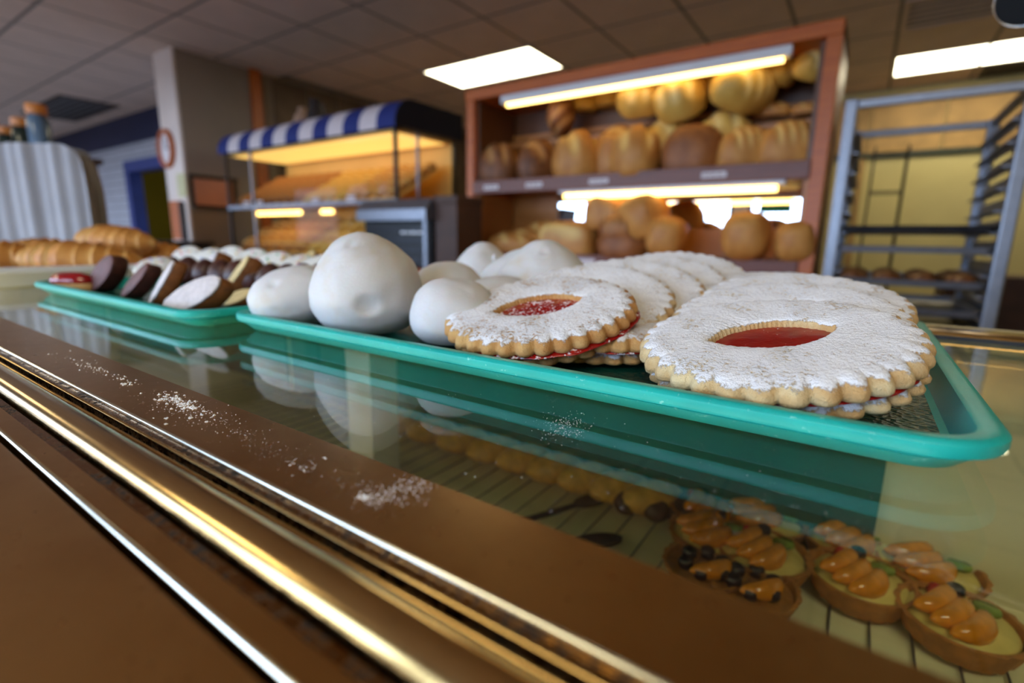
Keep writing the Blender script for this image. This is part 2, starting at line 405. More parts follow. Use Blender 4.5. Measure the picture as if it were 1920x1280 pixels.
# shop front wall with windows, behind the camera
f = MB(); f.box(-12, 3.2, WIN_Y - .15, WIN_Y, 0, WIN_Z[0]); f.box(-12, 3.2, WIN_Y - .15, WIN_Y, WIN_Z[1], CZ + .03)
xs = [-12] + [v for ab in WIN_X for v in ab] + [3.2]
for k in range(0, len(xs), 2): f.box(xs[k], xs[k + 1], WIN_Y - .15, WIN_Y, WIN_Z[0], WIN_Z[1])
struct('wall_front', f, 'paint_white', 'shop front wall with large windows')
for k, (a, b) in enumerate(WIN_X):
    m = MB()
    for q in ((a, b, WIN_Z[0], WIN_Z[0] + .05), (a, b, WIN_Z[1] - .05, WIN_Z[1]), (a, a + .05, WIN_Z[0] + .05, WIN_Z[1] - .05), (b - .05, b, WIN_Z[0] + .05, WIN_Z[1] - .05)):
        m.box(q[0], q[1], WIN_Y - .1, WIN_Y - .04, q[2], q[3])
    wo = struct('window_%d' % (k + 1), m, 'dark_steel', 'shop window with a dark metal frame')
    B(a + .05, b - .05, WIN_Y - .075, WIN_Y - .069, WIN_Z[0] + .05, WIN_Z[1] - .05).build('pane', 'window_glass', wo)
struct('pavement', B(-30, 25, -30, WIN_Y - .16, -.25, -.05), 'asphalt', 'grey street outside the shop windows')
sg = thing('window_sign', 'green sign hanging in the shop window', 'sign', (-1.05, WIN_Y + .03, 1.72))
B(-.2, .2, -.008, .008, -.14, .14).build('board', 'green_sign', sg)
B(-.12, -.11, -.002, .002, .14, .53).build('wire', 'black_metal', sg); B(.11, .12, -.002, .002, .14, .53).build('wire', 'black_metal', sg)
# ceiling fixtures
LT = ['lit ceiling panel beside the top of the bread shelf', 'lit ceiling panel above the metal pan rack', 'unseen lit ceiling panel added for light near the counter corner', 'unseen lit ceiling panel added for light by the middle shop window', 'unseen lit ceiling panel added for light at the croissant end']
for (a, b), lb in zip(LIGHTS, LT):
    o = thing('ceiling_light', lb, 'light', (a, b, CZ), 'ceiling light panels')
    m = MB(); m.box(0, 1.22, 0, .025, -.004, .03); m.box(0, 1.22, .585, .61, -.004, .03); m.box(0, .025, .025, .585, -.004, .03); m.box(1.195, 1.22, .025, .585, -.004, .03)
    m.build('frame', 'white_plastic', o)
    B(.025, 1.195, .025, .585, .002, .012).build('diffuser', 'lamp_panel', o)
o = thing('ceiling_light', 'unseen lamp added to brighten the yellow room behind the doorway', 'light', (-7.6, 3.45, 2.66))  # added lamp, out of view, to bring up the yellow walls
MB().lathe([(.20, .05), (.20, .0), (.17, -.01), (.16, -.01)], 24).build('frame', 'white_plastic', o, True)
MB().lathe([(.155, -.011), (.14, -.03), (.08, -.045), (.001, -.05)], 24).build('diffuser', 'lamp_panel', o, True)
def vent(x, y, wx, wy, label, mat='dark_steel', nslat=7):
    o = thing('ceiling_vent', label, 'vent', (x, y, CZ - .012), 'ceiling vents')
    m = MB(); m.box(0, wx, 0, .03, 0, .012); m.box(0, wx, wy - .03, wy, 0, .012); m.box(0, .03, .03, wy - .03, 0, .012); m.box(wx - .03, wx, .03, wy - .03, 0, .012)
    m.build('frame', mat, o); B(.03, wx - .03, .03, wy - .03, .009, .012).build('backing', 'black_metal' if mat != 'ceiling_tile' else 'ceiling_bar', o)
    for k in range(nslat):
        yy = .05 + (wy - .1) * k / (nslat - 1); B(.03, wx - .03, yy - .012, yy + .012, .002, .008).build('slat', mat, o)
vent(-9.35, 2.12, 1.6, .58, 'dark grille in the ceiling above the jars', 'clay_dark')
vent(.02, 4.36, .58, .58, 'square grille in the ceiling before the rack light', 'ceiling_tile', 6)
vent(.66, 6.2, .9, .36, 'dark grille in the ceiling at the yellow wall', 'dark_steel')

# ================================================================== THE COUNTER CASE
GZ = 1.10
CX0, CX1 = -2.7, .95
dc = thing('display_case', 'long brass trimmed glass display case in the foreground', 'display case', (0, 0, 0))
B(CX0, CX1, .0985, .53, GZ - .0065, GZ).build('glass_top', 'counter_glass', dc)
B(CX0, CX1, .0705, .0985, GZ - .03, GZ + .0006).build('brass_strip', 'brass_flat', dc)
MB().rings([[(x, .0696 + .0009 * math.cos(t), GZ + .0004 + .0012 * math.sin(t)) for t in [k * PI / 5 for k in range(10)]] for x in (CX0, CX1)]).build('bead', 'aluminium_edge', dc, 'all')
B(CX0, CX1, .0652, .0687, GZ - .02, GZ - .0002).build('tarnished_strip', 'brass_tarnish', dc)
MB().rings([[(x, .0648 + .0006 * math.cos(t), GZ + .0000 + .0006 * math.sin(t)) for t in [k * PI / 4 for k in range(8)]] for x in (CX0, CX1)]).build('bead', 'brass', dc, 'all')
B(CX0, CX1, .0612, .0645, GZ - .02, GZ - .0035).build('channel', 'channel_dark', dc)
MB().rings([[(x, .0610 + .0006 * math.cos(t), GZ - .0002 + .0007 * math.sin(t)) for t in [k * PI / 4 for k in range(8)]] for x in (CX0, CX1)]).build('bead', 'brass', dc, 'all')
MB().rings([[(x, .0542 + .0064 * math.cos(t), GZ - .0025 + .0062 * math.sin(t)) for t in [PI * k / 20 for k in range(21)]] + [(x, .0478, GZ - .02), (x, .0606, GZ - .02)] for x in (CX0, CX1)]).build('half_round_bar', 'brass', dc, True)
B(CX0, CX1, .0463, .0476, GZ - .02, GZ - .004).build('channel', 'channel_dark', dc)
B(CX0, CX1, .0432, .0462, GZ - .02, GZ - .0011).build('tarnished_strip', 'brass_tarnish', dc)
B(CX0, CX1, .0374, .0432, GZ - .02, GZ - .0010).build('brass_strip', 'brass_flat', dc)
MB().rings([[(x, .0368 + .0007 * math.cos(t), GZ - .0012 + .0009 * math.sin(t)) for t in [k * PI / 4 for k in range(8)]] for x in (CX0, CX1)]).build('bead', 'aluminium_edge', dc, 'all')
B(CX0, CX1, .0345, .0360, GZ - .02, GZ - .005).build('channel', 'channel_dark', dc)
B(CX0, CX1, -.16, .0344, GZ - .02, GZ - .0016).build('brass_ledge', 'brass_flat', dc)
B(CX0, CX1, -.15, .09, .04, GZ - .031).build('front_panel', 'wood_brown', dc)
m = MB(); m.box(CX0, CX1, .505, .545, GZ, GZ + .005, bev=.002); m.build('rear_rail', 'brass', dc, True)
B(CX0, CX1, .502, .505, GZ, GZ + .003).build('rail_seal', 'black_plastic', dc)
B(CX0, CX1, .53, .60, .04, GZ - .0005).build('rear_ledge', 'paint_cream', dc)
B(CX0, CX1, .09, .53, .85, .88).build('deck', 'paint_cream', dc)
for k in range(3):
    sd_ = B(CX0 + .92 * k, CX0 + .92 * k + .90, .522 + .003 * (k % 2), .526 + .003 * (k % 2), .882, GZ - .009).build('shade_panel', 'shade_grey', dc)  # dark panels added to darken what shows through the glass
    B(CX0 + .92 * k + .05, CX0 + .92 * k + .09, .519 + .003 * (k % 2), .522 + .003 * (k % 2), .95, 1.03, bev=.001).build('panel_pull', 'black_plastic', sd_)
B(CX0, CX1, .09, .53, .04, .10).build('plinth', 'black_metal', dc)
for x in (CX0, CX1 - .02): B(x, x + .02, .09, .53, .1, GZ - .007).build('end_panel', 'wood_brown', dc)
for x in (-.482, -1.6, .88): MB().box(x, x + .042, .36, .40, .88, GZ - .007).build('post', 'white_plastic', dc)
B(-2.5, .8, .101, .104, 1.00, 1.07).build('lamp_shield', 'white_plastic', dc)
MB().tube([(-2.4, .118, 1.05), (.06, .118, 1.05)], .009, 12).build('case_tube', 'tube_counter', dc, 'all')

# ================================================================== TRAYS ON THE GLASS
def tray(name, label, x0, x1, y0, y1, h, rad, matO, matF, thick=.0035, step=True):
    o = thing(name, label, 'tray', (0, 0, 0))
    I = .014
    prof = [(I, 0), (I - .003, .0012), (.0050, h * .47), (.0062, h * .50), (.0060, h * .54), (.0028, h * .57), (.0006, h * .60), (0, h * .70), (0, h * .9), (.001, h * .98), (.0025, h), (.0062, h), (.0080, h * .95), (.0112, .0036), (.0135, .0028)]
    if not step: prof = [(I + .012, 0), (I, .002), (.004, h * .62), (.0005, h * .72), (0, h * .85), (.001, h * .96), (.003, h), (.012, h), (.014, h * .95), (I + .014, .005), (I + .018, .004)]
    rs = [[(x, y, GZ + z + .0004) for x, y in rrect(x0 + i, x1 - i, y0 + i, y1 - i, max(.004, rad - i), 8)] for i, z in prof]
    MB().rings(rs, cap1=False).build('rim', matO, o, True)
    i, z = prof[-1]
    MB().rings([[(x, y, GZ + zz + .0004) for x, y in rrect(x0 + i - .002, x1 - i + .002, y0 + i - .002, y1 - i + .002, rad - i + .002 if rad > i else .004, 8)] for zz in (.0012, z)]).build('tray_floor', matF, o)
    return o
T1 = (-.390, .045, .184, .502)
T2 = (-.795, -.398, .163, .48)
T3 = (-1.34, -.868, .125, .47)
tray('serving_tray', 'teal plastic tray of meringues and jam cookies, closest to the camera', *T1, .0142, .026, 'teal_plastic', 'teal_floor_shaded')
tray('serving_tray', 'teal plastic tray of chocolate and powdered cake slices', *T2, .0142, .026, 'teal_plastic', 'teal_floor_shaded')
tray('serving_tray', 'white tray holding the croissants', *T3, .026, .03, 'white_plastic', 'white_plastic', step=False)
TF = GZ + .0033     # tray floor

# ------------------------------------------------------------------ linzer cookies
def biscuit(R, h, seed, hole=None, nlobe=32, lobe=.0042, N=288, bumpy=.00045):
    mb = MB(); off = Vector((seed * 3.1, seed * 1.7, 0))
    # cross-section from the middle (or hole edge) out over the top and back below
    if hole: sec = [(0, .08), (0.0, .45), (.004, .72), (.016, .90), (.05, .99)]
    else: sec = [(.0, 1.0), (.04, 1.0)]
    sec += [(s, 1.0 + .10 * math.sin(PI * s)) for s in (.12, .22, .32, .42, .52, .62, .71, .79)] + [(.86, .99), (.915, .91), (.955, .76), (.985, .55), (1.0, .34), (.995, .16), (.975, .05), (.93, 0.0), (.6, 0.0), (.3, 0.0)]
    rings = []
    for s, z in sec:
        ring = []
        for k in range(N):
            t = 2 * PI * k / N
            ro = R * (1 + .012 * math.sin(2 * t + seed) + .008 * math.sin(3 * t + 2 * seed)) - lobe * (1 - abs(math.sin(nlobe * t / 2 + .4 * math.sin(t + seed))) ** .8) * max(0, min(1, (s - .45) / .5)) ** 1.3
            if hole:
                a, b = hole[0] * R, hole[1] * R; rho = (a * a + b * b) / (2 * b); d = rho - b
                ri = -d * abs(math.sin(t)) + math.sqrt(rho * rho - (d * math.cos(t)) ** 2)
                ri *= 1 + .014 * math.sin(52 * t) * (1 if s < .02 else 0)
            else: ri = .0006
            r = ri + (ro - ri) * s; p = Vector((r * math.cos(t), r * math.sin(t), z * h))
            q = p + off
            n1 = noise.noise(q * 80) * .0006 + noise.noise(q * 300) * bumpy * .5 + noise.noise(q * 640) * bumpy * .7
            if z > .8: p.z += n1
            elif s > .9:
                p.x *= 1 + n1 * 6; p.y *= 1 + n1 * 6
            ring.append(p)
        rings.append(ring)
    if hole: mb.rings(rings + [rings[0]], cap0=False, cap1=False)
    else: mb.rings(rings)
    return mb
def jam_disc(R, h, seed, N=160):
    rings = []
    for s, z in ((.02, 4.6), (.2, 4.6), (.36, 4.5), (.46, 4.2), (.56, 2.6), (.66, 1.0), (.8, 1.0), (.93, .95), (.985, .75), (1.0, .45), (.98, .12), (.9, 0), (.3, 0)):
        ring = []
        for k in range(N):
            t = 2 * PI * k / N
            r = R * s * (1 + (.03 * noise.noise(Vector((math.cos(t) * 4 + seed, math.sin(t) * 4, 0))) + .012 * noise.noise(Vector((math.cos(t) * 14 + seed, math.sin(t) * 14, 3)))) * (s > .8))
            ring.append((r * math.cos(t), r * math.sin(t), z * h + (.0003 * noise.noise(Vector((r * math.cos(t), r * math.sin(t), seed)) * 150) if z > .9 else 0)))
        rings.append(ring)
    return MB().rings(rings)
LR, LH, LJ = .0585, .0070, .0014
LZ = LH + LJ + .0034        # height of the outline plane of the top biscuit above the cookie's underside
protos = []
for sd, (dough, jm, off) in enumerate((('sugared_dough', 'jam', .0022), ('baked_dough', 'jam_sugared', .004), ('sugared_dough', 'jam', -.003))):
    LR = (.0585, .0562, .0575)[sd]
    o = thing('linzer_cookie', '', 'cookie', group='linzer cookies on the teal tray')
    biscuit(LR * .985, LH, sd + 4.3).build('bottom_biscuit', dough, o, 'all', loc=(off * .4, abs(off), 0))
    jam_disc(LR * (.93 if sd != 1 else .985), LJ, sd + 1).build('jam_filling', jm, o, 'all', loc=(off * .7, 0, LH - .0003))
    biscuit(LR, LH * 1.25, sd + .7, hole=(.47, .27)).build('top_biscuit', dough, o, 'all', loc=(0, 0, LH + LJ - .0006))
    protos.append(o)
U = Vector((math.cos(YAW), math.sin(YAW), 0))
def spin(a): return Matrix.Rotation(math.radians(a), 3, 'Z') @ U
CK = [  # centre relative to the camera, normal, spin, kind, label
    ((-.0292, .2508, -.0437), (-.060, -.200, .978), -2, 0, 'large sugared jam cookie at the tray corner, glossy red oval in full view'),
    ((-.154, .2525, -.0412), (.005, -.262, .965), 6, 1, 'golden edged jam cookie beside the meringues, jam oozing at its edge'),
    ((-.031, .300, -.0405), (-.02, -.25, .95), 20, 2, 'sugared jam cookie directly behind the corner cookie'),
    ((-.029, .354, -.0375), (.02, -.25, .95), -30, 0, 'sugared jam cookie third from the front in the column by the tray edge'),
    ((-.052, .420, -.0335), (.0, -.12, .99), 10, 2, 'sugared jam cookie at the far end of the column by the tray edge'),
    ((-.1280, .285, -.0520), (.0, -.02, 1), 40, 1, 'jam cookie lying flat underneath the golden edged jam cookie'),
    ((-.148, .302, -.0395), (.08, -.33, .94), 60, 2, 'sugared jam cookie right behind the golden edged cookie'),
    ((-.142, .348, -.0370), (.10, -.35, .94), -20, 0, 'sugared jam cookie third from the front in the leaning row beside the meringues'),
    ((-.136, .396, -.0340), (.10, -.35, .94), 15, 2, 'sugared jam cookie fourth from the front in the leaning row beside the meringues'),
    ((-.130, .442, -.0315), (.10, -.35, .94), 120, 0, 'sugared jam cookie at the far end of the leaning row beside the meringues'),
]
used = set()
for c, nn, sp, kd, lb in CK:
    nv = Vector(nn).normalized(); mt = frame(CAM + Vector(c) - nv * LZ, nv, spin(sp))
    if kd not in used:
        used.add(kd); protos[kd].matrix_world = mt; protos[kd]['label'] = lb
    else: copy_tree(protos[kd], mt, lb)

# ------------------------------------------------------------------ meringues
def meringue(label, pos, R, H, seed, tip=0., dents=(), egg=.10, lean=(0, 0), low=.0, crumbs=0):
    N, Mr = 72, 44; rings = []
    off = Vector((seed * 2.3, seed, seed * .7))
    for i in range(Mr + 1):
        t = PI * (i + .02) / (Mr + .04); ring = []
        zz = (1 - math.cos(t)) / 2; zz = zz if zz > .10 else .10 - (.10 - zz) * .45
        rr = math.sin(t) ** .88 * (1 - egg * (zz - .4) * 1.6)
        for j in range(N):
            a = 2 * PI * j / N
            p = Vector((rr * R * math.cos(a), rr * R * math.sin(a), (zz - .055) / .945 * H))
            d = Vector((math.cos(a) * math.sin(t), math.sin(a) * math.sin(t), -math.cos(t)))
            s = 1 + .05 * noise.noise(d * 1.3 + off) + .018 * noise.noise(d * 4 + off) + .004 * noise.noise(d * 14 + off)
            for dv, wd, dp in dents:
                g = (d - Vector(dv).normalized()).length / wd; s -= dp * math.exp(-g ** 4) - dp * .35 * math.exp(-((g - 1.15) / .25) ** 2)
            p = Vector((p.x * s, p.y * s, p.z * (1 + (s - 1) * .6)))
            if low: p.z -= 0
            q = max(0, zz - .9) / .1
            p.z += tip * q ** 2; p.x += lean[0] * zz ** 2 + tip * .3 * q; p.y += lean[1] * zz ** 2
            ring.append(p)
        rings.append(ring)
    m = MB().rings(rings)
    o = m.build('meringue', 'meringue', None, 'all', loc=(pos[0], pos[1], TF))
    tag(o, label, 'meringue', 'meringues on the teal tray')
    for k in range(crumbs):
        a = rnd.uniform(0, 2 * PI); c = MB().lathe([(.0001, -.001), (.0024, .000), (.0026, .002), (.0016, .0048), (.0001, .0062)], 8)
        q = c.build('peak', 'meringue', o, 'all', loc=(R * .55 * math.cos(a), R * .4 * math.sin(a), H * (.86 - .03 * k)))
    return o
VW = Vector((.62, -.78, .1))      # towards the camera
meringue('largest egg shaped white meringue with a round dent, at the front of the tray', (-.2860, .2350), .0390, .0690, 1.2, .001, [((.74, -.62, -.22), .20, .075), ((.25, -.55, .80), .10, .03)], .16)
meringue('low white meringue at the corner of the tray next to the cake slices', (-.3560, .2210), .0325, .0455, 2.1, .0, [((.3, -.8, .5), .13, .04), ((-.3, -.8, .3), .10, .04)], .05, (.008, .004))
meringue('smooth white meringue tucked between the egg shaped one and a cookie', (-.2135, .2440), .0290, .0425, 3.4, .0, [((.9, -.5, -.3), .3, .04)], .10)
meringue('cream shaded meringue right behind the egg shaped one', (-.272, .3040), .032, .049, 4.2, .0, [], .08)
meringue('low cream meringue behind the smooth front one', (-.222, .3080), .030, .040, 5.2, .0, [], .05)
meringue('big meringue with small peaks on top behind the golden edged cookie', (-.223, .3720), .041, .064, 6.1, .003, [((.3, -.5, .85), .10, .03)], .10, (.0, 0), crumbs=4)
meringue('back meringue with a rough cracked top in the far row', (-.272, .3950), .034, .055, 7.3, .003, [((.7, -.6, .5), .2, .05)], .05, (.01, 0), crumbs=3)
meringue('round meringue with one peak at the far left of the back row', (-.318, .4100), .034, .060, 8.8, .005, [((.8, -.3, .5), .16, .06)], .10, crumbs=1)
meringue('low meringue in the middle of the tray, half hidden', (-.300, .3520), .030, .036, 9.6, .0, [], .05)

# ------------------------------------------------------------------ cake slices on the second tray
RT = U; UP = Vector((0, 0, 1)); FW = Vector((-math.sin(YAW), math.cos(YAW), 0))
def slab_mesh(a, b, th, bev=.003, N=48, z0=0., taper=.94):
    sec = [(0.05, 0), (.9, 0), (1.0 - .02, bev * .4), (1.0, bev), (1.0, th * .5), (taper, th - .0012), (taper - .03, th), (.04, th)]
    return [[(a * s * math.cos(2 * PI * k / N) * (1 + .02 * math.sin(3 * 2 * PI * k / N)), b * s * math.sin(2 * PI * k / N), z + z0) for k in range(N)] for s, z in sec]
def slice_cake(label, px, py, bx, by, a, b, th, kind, nw, uw):
    """px, py: where the cut face is seen; nw / uw: face normal and long axis as (right, towards camera, up)"""
    nv = (RT * nw[0] - FW * nw[1] + UP * nw[2]).normalized()
    uv = RT * uw[0] - FW * uw[1] + UP * uw[2]
    m3 = frame((0, 0, 0), nv, uv).to_3x3()
    lowest = min((m3 @ Vector((a * math.cos(t), b * math.sin(t), 0))).z for t in [k * PI / 12 for k in range(24)])
    base = onz(bx, by, TF); dep = (base - CAM).dot(FW) + .006
    d = ray(px, py); pos = CAM + d * (dep / d.dot(FW))
    k = (pos.z - TF) / -lowest; a, b, th = a * k, b * k, th * k
    o = thing('cake_slice', label, 'cake slice', mat4=frame(pos, nv, uv), group='cake slices on the teal tray')
    side, face = {'choc': ('chocolate', 'choc_face'), 'powder': ('cake_side', 'powdered_face'), 'tan': ('cake_side', 'tan_cream')}[kind]
    bd = MB().rings(slab_mesh(a, b, th, z0=-th)); inv = o.matrix_world.inverted(); fl = []
    for v in bd.v:          # the soft body settles flat on the tray floor
        wv = o.matrix_world @ Vector(v); wv.z = max(wv.z, TF + .0002); fl.append(tuple(inv @ wv))
    bd.v = fl
    bd.build('cake_body', side, o, 'all')
    fr = []
    for s, z in ((1.0 * .94, -.0002), (.93, .0012), (.86, .0017), (.5, .0020), (.05, .0020)):
        fr.append([(a * s * math.cos(2 * PI * k / 48) * (1 + .02 * math.sin(3 * 2 * PI * k / 48)), b * s * math.sin(2 * PI * k / 48), z + (.0007 * noise.noise(Vector((a * s * math.cos(2 * PI * k / 48), b * s * math.sin(2 * PI * k / 48), px)) * 240) if kind == 'powder' else 0)) for k in range(48)])
    MB().rings(fr).build('cut_face', face, o, 'all'); return o
slice_cake('larger chocolate slice leaning upright, next to the red glazed piece', 190, 512, 172, 548, .044, .024, .026, 'choc', (-.36, .86, .30), (.70, 0, .72))
slice_cake('flatter chocolate slice between the larger one and a powdered slice', 254, 526, 232, 561, .046, .018, .022, 'choc', (-.50, .72, .42), (.82, 0, .58))
slice_cake('white powdered slice leaning steeply beside the chocolate slice', 304, 530, 275, 574, .046, .016, .020, 'powder', (-.62, .60, .42), (.68, 0, .74))
slice_cake('white powdered slice lying open toward the camera at the tray corner', 360, 552, 345, 590, .052, .023, .024, 'powder', (-.30, .78, .52), (.94, 0, .34))
slice_cake('small powdered slice peeking out behind the front powdered ones', 388, 500, 395, 532, .026, .013, .018, 'powder', (-.60, .55, .48), (.76, 0, .64))
slice_cake('tan slice leaning behind the front powdered slice', 444, 513, 452, 549, .034, .014, .020, 'tan', (-.62, .55, .50), (.72, 0, .70))
slice_cake('tan slice second from the powdered pair, near the low meringue', 506, 505, 512, 535, .030, .015, .022, 'tan', (-.50, .6, .55), (.86, 0, .5))
slice_cake('tan slice furthest along its row, above the low meringue', 562, 497, 566, 525, .030, .014, .020, 'tan', (-.50, .6, .55), (.9, 0, .43))
slice_cake('short tan slice low down between the powdered slice and the low meringue', 445, 557, 447, 574, .022, .011, .012, 'tan', (-.30, .6, .70), (.97, 0, .2))
# red glazed piece
p = onz(136, 530, TF + .010)
o = thing('glazed_pastry', 'shiny red glazed piece at the corner of the second tray', 'pastry', mat4=frame((p.x, p.y, TF), (0, 0, 1), U))
MB().rings([[(s * .026 * math.cos(t), s * .014 * math.sin(t), z) for t in [k * PI / 16 for k in range(32)]] for s, z in ((.9, 0), (1, .003), (1, .008), (.95, .010))]).build('pastry_base', 'biscuit', o, True)
MB().rings([[(s * .025 * math.cos(t), s * .0132 * math.sin(t), z) for t in [k * PI / 16 for k in range(32)]] for s, z in ((1, .010), (.97, .014), (.8, .019), (.4, .022), (.05, .0225))]).build('red_topping', 'red_glaze', o, 'all')
# chocolate balls in a row
ball = [(.0001, 0), (.007, .0004), (.0105, .003), (.0122, .008), (.0118, .0135), (.0095, .0185), (.006, .0222), (.0028, .0245), (.0001, .0252)]
bm_ = MB(); rr = []
for r, z in ball: rr.append([((r * (1 + .07 * noise.noise(Vector((math.cos(a) * 2, math.sin(a) * 2, z * 120))))) * math.cos(a), r * math.sin(a) * (1 + .05 * math.sin(3 * a)), z) for a in [k * PI / 12 for k in range(24)]])
bm_.rings(rr); ballo = None
for k in range(11):
    p = ony(318 + k * 31, 450, .325 + .003 * (k % 2)); s = 1.42 + .16 * rnd.random()
    lb = 'chocolate coated ball, %s from the left in its row behind the slices' % ORD[k]
    if ballo is None: ballo = bm_.build('chocolate_ball', 'chocolate', None, 'all'); q = ballo
    else: q = obj_from(ballo.data, 'chocolate_ball')
    q.location = (p.x, p.y, TF); q.scale = (s, s, s); q.rotation_euler.z = k * 1.3
    tag(q, lb, 'chocolate', 'chocolate balls on the second teal tray')
# iced cookies with sprinkles behind them
spr = B(-.0022, .0022, -.0007, .0007, -.0007, .0007).build('sprinkle', 'sprinkle_red'); sprm = {}
for nm in ('sprinkle_red', 'sprinkle_yellow', 'sprinkle_green', 'sprinkle_pink', 'sprinkle_blue'):
    me = spr.data.copy(); me.materials[0] = MAT[nm]; sprm[nm] = me
bpy.data.objects.remove(spr)
for k, (px, yy, tl) in enumerate(((285, .300, .5), (350, .385, 1.2), (392, .395, 1.0), (432, .390, 1.5), (474, .395, 1.2), (516, .390, 1.0), (560, .395, .8), (604, .390, .9))):
    p = ony(px, 450, yy); lb = 'white iced cookie with coloured sprinkles, %s from the left at the back of its tray' % ORD[k]
    nv = (-FW * tl + UP).normalized()
    o = thing('iced_cookie', lb, 'cookie', mat4=frame((p.x, p.y, TF + .026 * tl / math.hypot(1, tl) + .004), nv, U), group='iced sprinkle cookies on the second tray')
    MB().lathe([(.001, 0), (.024, 0), (.026, .002), (.026, .005), (.024, .007)], 32).build('cookie_base', 'biscuit', o, True)
    MB().lathe([(.025, .0062), (.0245, .0095), (.021, .0115), (.01, .0125), (.0005, .0127)], 32).build('icing', 'icing', o, 'all')
    for q in range(14):
        a, r = rnd.uniform(0, 6.28), .022 * math.sqrt(rnd.random())
        s = obj_from(sprm[rnd.choice(list(sprm))], 'sprinkle', o, loc=(r * math.cos(a), r * math.sin(a), .0128 - .002 * (r / .022) ** 2)); s.rotation_euler.z = rnd.uniform(0, 3)

# ------------------------------------------------------------------ croissants
def croissant(label, x, y, zc, L, R, bend, yaw, seed):
    N, Mr = 32, 90; rings = []; sco = []
    for i in range(Mr + 1):
        s = i / Mr * 2 - 1; an = s * bend
        rad = L / 2 / bend if bend > .01 else 1e3
        c = Vector((rad * math.sin(an), rad * (1 - math.cos(an)), 0))
        body = max(.03, 1 - abs(s) ** 2.2) ** .62
        st = abs(s) * 5.2; fr = st - math.floor(st); ridge = (1 - fr) ** 1.6
        r = R * body * (.86 + .17 * ridge) * (1 + .03 * noise.noise(Vector((s * 6, seed, 0))))
        nrm = Vector((-math.sin(an), math.cos(an), 0)); ring = []
        for j in range(N):
            a = 2 * PI * j / N
            p = c + nrm * (r * math.cos(a)) + UP * (r * .86 * math.sin(a)); p.z = max(p.z, -R * .62)
            ring.append(p + Vector((noise.noise(p * 60) * .001, 0, noise.noise(p * 55 + UP) * .0012))); sco.append(max(0, (fr - .55) / .45) ** 2 * .9)
        rings.append(ring)
    m = MB().rings(rings); m.a = {'score': sco}
    o = m.build('croissant', 'croissant', None, 'all', loc=(x, y, zc)); o.rotation_euler.z = YAW + yaw
    return tag(o, label, 'croissant', 'croissants on the white tray')
CRZ = GZ + .0044 + .0004
croissant('large golden croissant lying at the front of the white tray', -1.005, .262, CRZ + .0224, .185, .036, .55, .12, 1)
croissant('darker croissant behind the front one at the picture edge', -1.235, .285, CRZ + .0224, .16, .038, .5, .25, 2)
croissant('croissant resting highest on the pile, its ridged middle showing', -1.075, .335, CRZ + .050, .165, .034, .4, -.25, 3)
croissant('croissant at the back of the white tray carrying the highest one', -1.07, .385, CRZ + .0224, .17, .036, .5, -.1, 5)
croissant('croissant at the picture edge below the darker one', -1.20, .195, CRZ + .0224, .17, .036, .5, .2, 4)
# ------------------------------------------------------------------ spilled icing sugar on the brass strip
m = MB(); OCT = [(1, 0, 0), (-1, 0, 0), (0, 1, 0), (0, -1, 0), (0, 0, 1), (0, 0, -.6)]
OF = [(0, 2, 4), (2, 1, 4), (1, 3, 4), (3, 0, 4), (2, 0, 5), (1, 2, 5), (3, 1, 5), (0, 3, 5)]
def grain(x, y, s, z=GZ + .0007):
    r = Matrix.Rotation(rnd.uniform(0, 6), 3, 'Z')
    m.add([(Vector((x, y, z)) + r @ Vector((v[0] * s * rnd.uniform(.7, 1.2), v[1] * s * rnd.uniform(.7, 1.2), v[2] * s * .7))) for v in OCT], OF)
def cluster(px, py, n, sx, sy, smin, smax):
    c = onz(px, py, GZ)
    for _ in range(n):
        x, y = c.x + rnd.gauss(0, sx), c.y + rnd.gauss(0, sy)
        if .0712 < y < .0978 and y > 0: grain(x, y, smin + (smax - smin) * rnd.random() ** 3)
for a in ((150, 683, 90, .020, .0028, .0001, .0007), (190, 697, 70, .014, .002, .0001, .0007), (240, 720, 40, .008, .002, .0001, .0008), (330, 752, 200, .009, .0022, .00008, .0009), (352, 765, 120, .006, .0018, .00008, .0010), (310, 765, 120, .014, .004, .00006, .0004), (390, 778, 120, .008, .003, .00006, .0004), (420, 800, 160, .016, .004, .00005, .0003), (480, 830, 140, .014, .004, .00005, .00025), (560, 868, 120, .012, .004, .00005, .00025), (568, 880, 26, .0025, .0010, .0001, .0005), (700, 925, 160, .006, .003, .00005, .00025)): cluster(*a)
for px, py, s in ((312, 787, .0008), (356, 787, .0008), (388, 794, .0008), (312, 798, .0006), (288, 787, .0004), (609, 862, .0007), (360, 768, .0014), (306, 752, .0013), (330, 750, .0011), (291, 752, .0007), (345, 770, .0009), (366, 755, .0007), (232, 722, .0010), (243, 720, .0008)):
    c = onz(px, py, GZ)
    for _ in range(7): grain(c.x + rnd.gauss(0, s * .8), c.y + rnd.gauss(0, s * .5), s * rnd.uniform(.35, .8))
for k in range(420):   # the smear of sugar near the glass
    u_ = rnd.random(); c = onz(690 + 120 * u_ + rnd.gauss(0, 7), 945 - 42 * u_ + rnd.gauss(0, 9) * (1 + u_), GZ)
    if .0712 < c.y < .0978: grain(c.x, c.y, rnd.uniform(.00006, .00028))
c0 = onz(684, 936, GZ)
for k in range(40): grain(c0.x + rnd.gauss(0, .0010), c0.y + rnd.gauss(0, .0006), rnd.uniform(.0002, .0005))
tag(m.build('spilled_sugar', 'sugar_grain'), 'white icing sugar spilled along the brass strip', 'sugar', kind='stuff')
m = MB()
for k in range(260):
    px, py = rnd.uniform(480, 1700), rnd.uniform(640, 1000); c = onz(px, py, GZ)
    if .101 < c.y < .181: grain(c.x, c.y, rnd.uniform(.00004, .00022), GZ + .0001)
